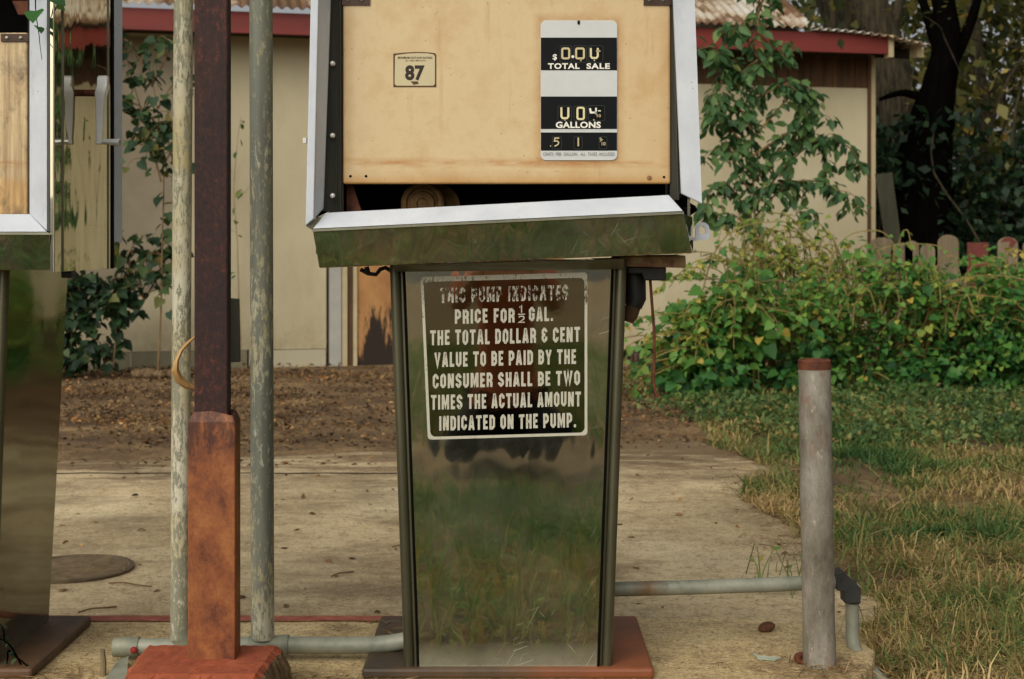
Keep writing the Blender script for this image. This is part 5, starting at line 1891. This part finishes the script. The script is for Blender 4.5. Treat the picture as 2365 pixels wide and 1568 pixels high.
# straw, chaff and scattered leaves on concrete
pos, ax, sz = [], [], []
def litter(cx, cy, sx, sy, cnt, z, size):
    for _ in range(cnt):
        pos.append((random.gauss(cx, sx), random.gauss(cy, sy), z + random.random() * .006))
        a = random.uniform(0, 6.28)
        ax.append((math.cos(a), math.sin(a), random.gauss(0, .12)))
        sz.append(size * random.uniform(.4, 1.3))
STRAW = (np.array([(-.02, 0, 0), (.02, 0, 0), (.016, .5, .03), (-.016, .5, .03), (.008, 1, 0), (-.008, 1, 0)], float), [(0, 1, 2, 3), (3, 2, 4, 5)])
litter(-.5, 3.345, .07, .03, 160, .002, .05)
litter(0, 3.16, .5, .07, 900, -.1, .06)
litter(0, 2.85, .7, .2, 1500, -.1, .07)
litter(-.40, 3.3, .06, .05, 120, .002, .05)
litter(-1.08, 3.38, .05, .06, 200, .002, .045)
litter(.62, 3.42, .12, .06, 70, .002, .05)
litter(.74, 3.42, .05, .05, 140, .002, .06)
litter(-.32, 3.62, .05, .05, 40, .028, .05)
litter(-1.30, 3.6, .03, .03, 18, .028, .05)
for cx, cy, sx, sy, k in ((1.0, 3.4, .06, .2, 500), (1.3, 3.3, .2, .25, 900), (1.15, 3.9, .1, .3, 400), (1.35, 4.9, .1, .4, 300), (1.2, 5.6, .08, .25, 260), (1.0, 5.3, .08, .15, 180)):
    litter(cx, cy, sx, sy, k, -.096, .06)
for _ in range(9000):
    yy = 3.15 + 4.6 * random.random() ** 1.5
    xx = random.uniform(.8, .9 + yy * .42)
    if lownoise(np.array([xx]), np.array([yy]), 2.6, 41)[0] + random.gauss(.25 - (yy - 3.2) * .12, .3) < 0 or in_poly(np.array([xx]), np.array([yy]), pav)[0]:
        continue
    pos.append((xx, yy, -.098 + random.random() * .045))
    a = random.uniform(0, 6.28)
    ax.append((math.cos(a), math.sin(a), random.gauss(0, .25)))
    sz.append(random.uniform(.03, .12))
for _ in range(2600):     # ragged dead fringe on the broken edge
    i = random.randint(18, len(pav) - 12)
    pos.append((pav[i][0] + random.gauss(.03, .09), pav[i][1] + random.gauss(0, .09), -.096 + random.random() * .01))
    a = random.uniform(0, 6.28)
    ax.append((math.cos(a), math.sin(a), random.gauss(0, .15)))
    sz.append(random.uniform(.02, .08))
litter(-1.42, 4.86, .07, .06, 160, -.088, .03)
ok = [(p[2] > -.05) or not in_poly(np.array([p[0]]), np.array([p[1]]), isl)[0] for p in pos]
pos = np.array(pos)[ok]
ax = np.array(ax)[ok]
sz = np.array(sz)[ok]
ob = leaf_mesh('dry_straw', pos, ax, rdir(len(pos), 2.5), sz, RNG.beta(2, 2, len(pos)), 'dry_straw', STRAW)
tag(ob, 'bits of dry straw and dead grass strewn over the island and lawn edge', 'straw', kind='stuff')
x, y = area(420, -2.4, 1.4, 4.1, 8.2)
ok = in_poly(x, y, pav) & (RNG.random(len(x)) < .6)
x, y = x[ok], y[ok]
ob = leaf_mesh('fallen_leaves', np.stack([x, y, np.full(len(x), -.094)], 1), rdir(len(x)) * np.array([1, 1, .1]), rdir(len(x), 2.5), RNG.uniform(.012, .045, len(x)), RNG.beta(3, 2, len(x)), 'litter_leaf', OVAL)
tag(ob, 'scattered small dry leaves on the concrete lot', 'fallen leaves', kind='stuff')

# round filler lid in the lot
cx, cy = G(170, 1316)[0], 4.9
tl = thing('tank_lid', (cx, cy, -.1), 'round rusty tank lid sunk in the concrete beside the left pump', 'tank lid')
b = MB()
b.lathe((cx, cy, -.1), (0, 0, 1), [(.205, -.02), (.205, .012), (.19, .014), (.182, .008), (.182, .004)], 40)
b.build('rim', 'lid_rim', tl, smooth=True)
b = MB()
b.lathe((cx, cy, -.1), (0, 0, 1), [(.181, -.02), (.181, .0075), (.02, .0095)], 40)
b.build('cover', 'lid_brown', tl)
# crack joint across the lot
b = MB()
jp = [(-3.6 + i * .1, 6.94 + .012 * math.sin(i * 1.7) + random.uniform(-.01, .01)) for i in range(32)]
b.add([(x_, y_ - random.uniform(.006, .016), -.0955) for x_, y_ in jp] + [(x_, y_ + random.uniform(.006, .016), -.0955) for x_, y_ in jp], [(i, i + 1, 33 + i, 32 + i) for i in range(31)])
tag(b.build('pavement_joint', 'litter_dark' if 'litter_dark' in MAT else 'soffit_dark'), kind='structure')

# small finds
b = MB()
cpt = onz(1770, 1448, .012)
b.lathe(cpt, (.9, .2, .2), [(.003, -.024), (.011, -.016), (.0145, -.004), (.014, .008), (.009, .018), (.002, .024)], 14)
o_ = b.build('seed_cone', 'cone_brown', smooth=True, origin=cpt)
tag(o_, 'small brown seed cone on the concrete left of the bollard', 'cone')
b = MB()
b.slab([onz(1736, 1506, .006), onz(1752, 1516, .004), onz(1802, 1520, .003), onz(1790, 1526, .003), onz(1750, 1522, .003)], (0, 0, .003))
tag(b.build('glass_shard', 'clear_glass', origin=onz(1765, 1516, .004)), 'pale sliver of broken glass on the concrete near the bollard foot', 'glass shard')
b = MB()
cpt = onz(1848, 1520, .012)
b.lathe(cpt, (.2, -.9, .2), [(.003, -.014), (.014, -.01), (.016, .002), (.012, .012), (.006, .010), (.004, .002)], 12)
tag(b.build('seed_pod', 'dark_rust', smooth=True, origin=cpt), 'dark hollow seed pod tucked against the foot of the bollard', 'seed pod')
for i, (u, v, ln, an, zz, lab) in enumerate(((790, 1325, .10, .5, -.094, 'short twig on the lot between the grey pipe and the pump'), (1010, 1440, 0, 0, 0, None), (225, 1407, .12, .35, -.094, 'bent twig just behind the red kerb line near the column'),
                                        (300, 1350, .16, -.15, -.094, 'long thin twig beside the round tank lid'), (930, 1262, .08, .05, -.094, 'straight twig on the lot left of the pump cabinet'), (875, 1437, .05, 0, .003, 'tiny dark twig on the island beside the pump plate'))):
    if not lab:
        continue
    p = Vector(onz(u, v, zz))
    d = Vector((math.cos(an), math.sin(an) * 2, 0)).normalized() * ln
    b = MB()
    b.tube(curve([p - d * .5, p - d * .15 + Vector((0, .006, .004)), p + d * .2 + Vector((0, -.004, .002)), p + d * .5], 3), .0024, 6)
    tag(b.build('twig', 'twig_brown', smooth=True, origin=p), lab, 'twig', 'fallen twigs')
# slate scrap and stub beside the block
b = MB()
b.slab([onz(243, 1575, .01), onz(272, 1532, .006), onz(297, 1522, .012), onz(292, 1575, .02)], (0, 0, .008))
tag(b.build('slate_scrap', 'conduit_grey', origin=onz(270, 1550, .01)), 'blue grey sheet scrap leaning at the left side of the red block', 'scrap')
b = MB()
p = Vector(onz(238, 1560, 0))
b.tube([p, p + Vector((.001, 0, .035)), p + Vector((-.002, 0, .062))], [.008, .007, .006], 8)
tag(b.build('wood_stub', 'grey_wood', origin=p), 'grey broken wood stub standing on the island left of the red block', 'stub')

# weeds by the left pump
climber('trailing_weed', 'blue green weed with a pale stalk trailing over the left pump plate', 'weed', onz(20, 1540, .026), [
    [(60, 1558), (30, 1500), (10, 1480), (-20, 1470)], [(18, 1505), (16, 1530), (4, 1575)], [(20, 1502), (60, 1535), (110, 1580)], [(10, 1478), (8, 1455), (0, 1440)], [(40, 1520), (60, 1545), (70, 1560)]],
    3.40, 'dark_leaf', .018, .02, OVAL, woody='dark_bark', rad=.0026, side=.012, n_side=0, bias=-.12)
climber('hanging_vine', 'green vine tip and dry tendril hanging over the left pump frame', 'vine', W(92, -60, 3.235), [
    [(92, -120), (84, -40), (82, 10), (84, 40), (90, 80), (93, 110), (97, 138)], [(86, -60), (98, -20), (110, -5)], [(90, -80), (120, -40), (118, -10)]],
    3.238, 'bush_leaf', .05, .5, HEART, woody='dark_bark', rad=.0018, side=.004, n_side=0)
pos = np.array([W(98, -22, 3.236), W(108, -14, 3.238), W(90, -18, 3.24)])
# sprigs at the island end
climber('grass_tuft', 'thin weed sprig growing from the crack behind the conduit', 'weed', G(1750, 1400), [
    [(1752, 1390), (1755, 1330), (1748, 1260)], [(1752, 1390), (1762, 1320), (1790, 1262)], [(1752, 1390), (1750, 1320), (1735, 1280)], [(1835, 1390), (1845, 1330), (1858, 1270)], [(1835, 1390), (1830, 1340), (1820, 1300)]],
    4.6, 'front_grass', .028, .16, DIAMOND, woody='stem_green', rad=.003, side=.004, n_side=0, droop=-.8)

# ------------------------------------------------------------------ photographer (mirrored in the pump door)
def skin_chain(name, verts, edges, radii, mat, parent, sub=2):
    me = bpy.data.meshes.new(name)
    root = parent
    while root.parent is not None:
        root = root.parent
    o = root.location
    me.from_pydata([(v[0] - o.x, v[1] - o.y, v[2] - o.z) for v in verts], edges, [])
    ob_ = bpy.data.objects.new(name, me)
    COL.objects.link(ob_)
    ob_.parent = parent
    sk_ = ob_.modifiers.new('skin', 'SKIN')
    for i, r in enumerate(radii):
        d = me.skin_vertices[0].data[i]
        d.radius = (r, r) if not isinstance(r, tuple) else r
        d.use_root = (i == 0)
    sb = ob_.modifiers.new('sub', 'SUBSURF')
    sb.levels = sb.render_levels = sub
    me.materials.append(MAT[mat])
    return ob_


ph = thing('person', (-.02, -.5, -.1), 'kneeling person in a salmon shirt and navy trousers, mirrored in the pump door', 'person')
bx = -.03
# body: skin
body_v = [(bx, -.55, .16), (bx, -.55, .52), (bx, -.52, .88), (bx, -.47, 1.0), (bx, -.41, 1.08), (bx, -.40, 1.16),
          (bx - .18, -.52, .86), (bx - .25, -.36, .70), (bx - .10, -.19, .93), (bx - .07, -.15, .99),
          (bx + .18, -.52, .86), (bx + .25, -.36, .70), (bx + .10, -.19, .93), (bx + .07, -.15, .99),
          (bx - .11, -.52, .14), (bx - .25, -.14, .03), (bx - .20, -.52, -.03), (bx - .18, -.70, -.05),
          (bx + .11, -.52, .14), (bx + .26, -.12, .12), (bx + .22, -.42, -.03), (bx + .20, -.60, -.05)]
body_e = [(0, 1), (1, 2), (2, 3), (3, 4), (4, 5), (2, 6), (6, 7), (7, 8), (8, 9), (2, 10), (10, 11), (11, 12), (12, 13), (0, 14), (14, 15), (15, 16), (16, 17), (0, 18), (18, 19), (19, 20), (20, 21)]
body_r = [.14, .125, .14, .055, .085, .08, .062, .045, .036, .03, .062, .045, .036, .03, .095, .06, .045, .032, .095, .062, .042, .034]
body = skin_chain('body', body_v, body_e, body_r, 'skin', ph)
skin_chain('shirt', [body_v[i] for i in (0, 1, 2, 6, 7, 10, 11)] + [(bx, -.50, .28)], [(0, 1), (1, 2), (2, 3), (3, 4), (2, 5), (5, 6), (0, 7)], [.165, .15, .16, .08, .062, .08, .062, .17], 'pink_shirt', ph)
skin_chain('trousers', [body_v[i] for i in (0, 14, 15, 16, 18, 19, 20)], [(0, 1), (1, 2), (2, 3), (0, 4), (4, 5), (5, 6)], [.165, .125, .095, .065, .125, .10, .065], 'navy_trousers', ph)
m = MB()
m.lathe((bx, -.43, 1.10), (0, -.25, 1), [(.055, -.05), (.098, 0), (.10, .05), (.085, .09), (.05, .115), (.01, .122)], 18)
m.build('hair', 'hair_brown', ph, smooth=True)
for s in (-1, 1):     # fingers closed on the camera
    for k in range(4):
        m = MB()
        p = Vector((bx + s * (.078 - .004 * k), -.145 + .004 * k, 1.035 - .017 * k))
        m.tube([p, p + Vector((-s * .012, .03, .002)), p + Vector((-s * .03, .042, 0))], [.0085, .008, .006], 8)
        m.build('finger', 'skin', ph, smooth=True)
    m = MB()
    p = Vector((bx + s * .07, -.16, .99))
    m.tube([p, p + Vector((-s * .02, .0, .01)), p + Vector((-s * .04, .012, .012))], [.011, .010, .008], 8)
    m.build('thumb', 'skin', ph, smooth=True)
b = MB()
b.box((bx - .068, -.145, .975), (bx + .068, -.105, 1.06), 0)
b.lathe((bx + .03, -.105, 1.02), (0, 1, 0), [(.03, -.002), (.03, .03), (.027, .034)], 20)
tag(b.build('camera_body', 'black_rubber', origin=(bx, -.12, 1.0), bevel=.004), 'small black camera held in front of the kneeling person', 'camera')
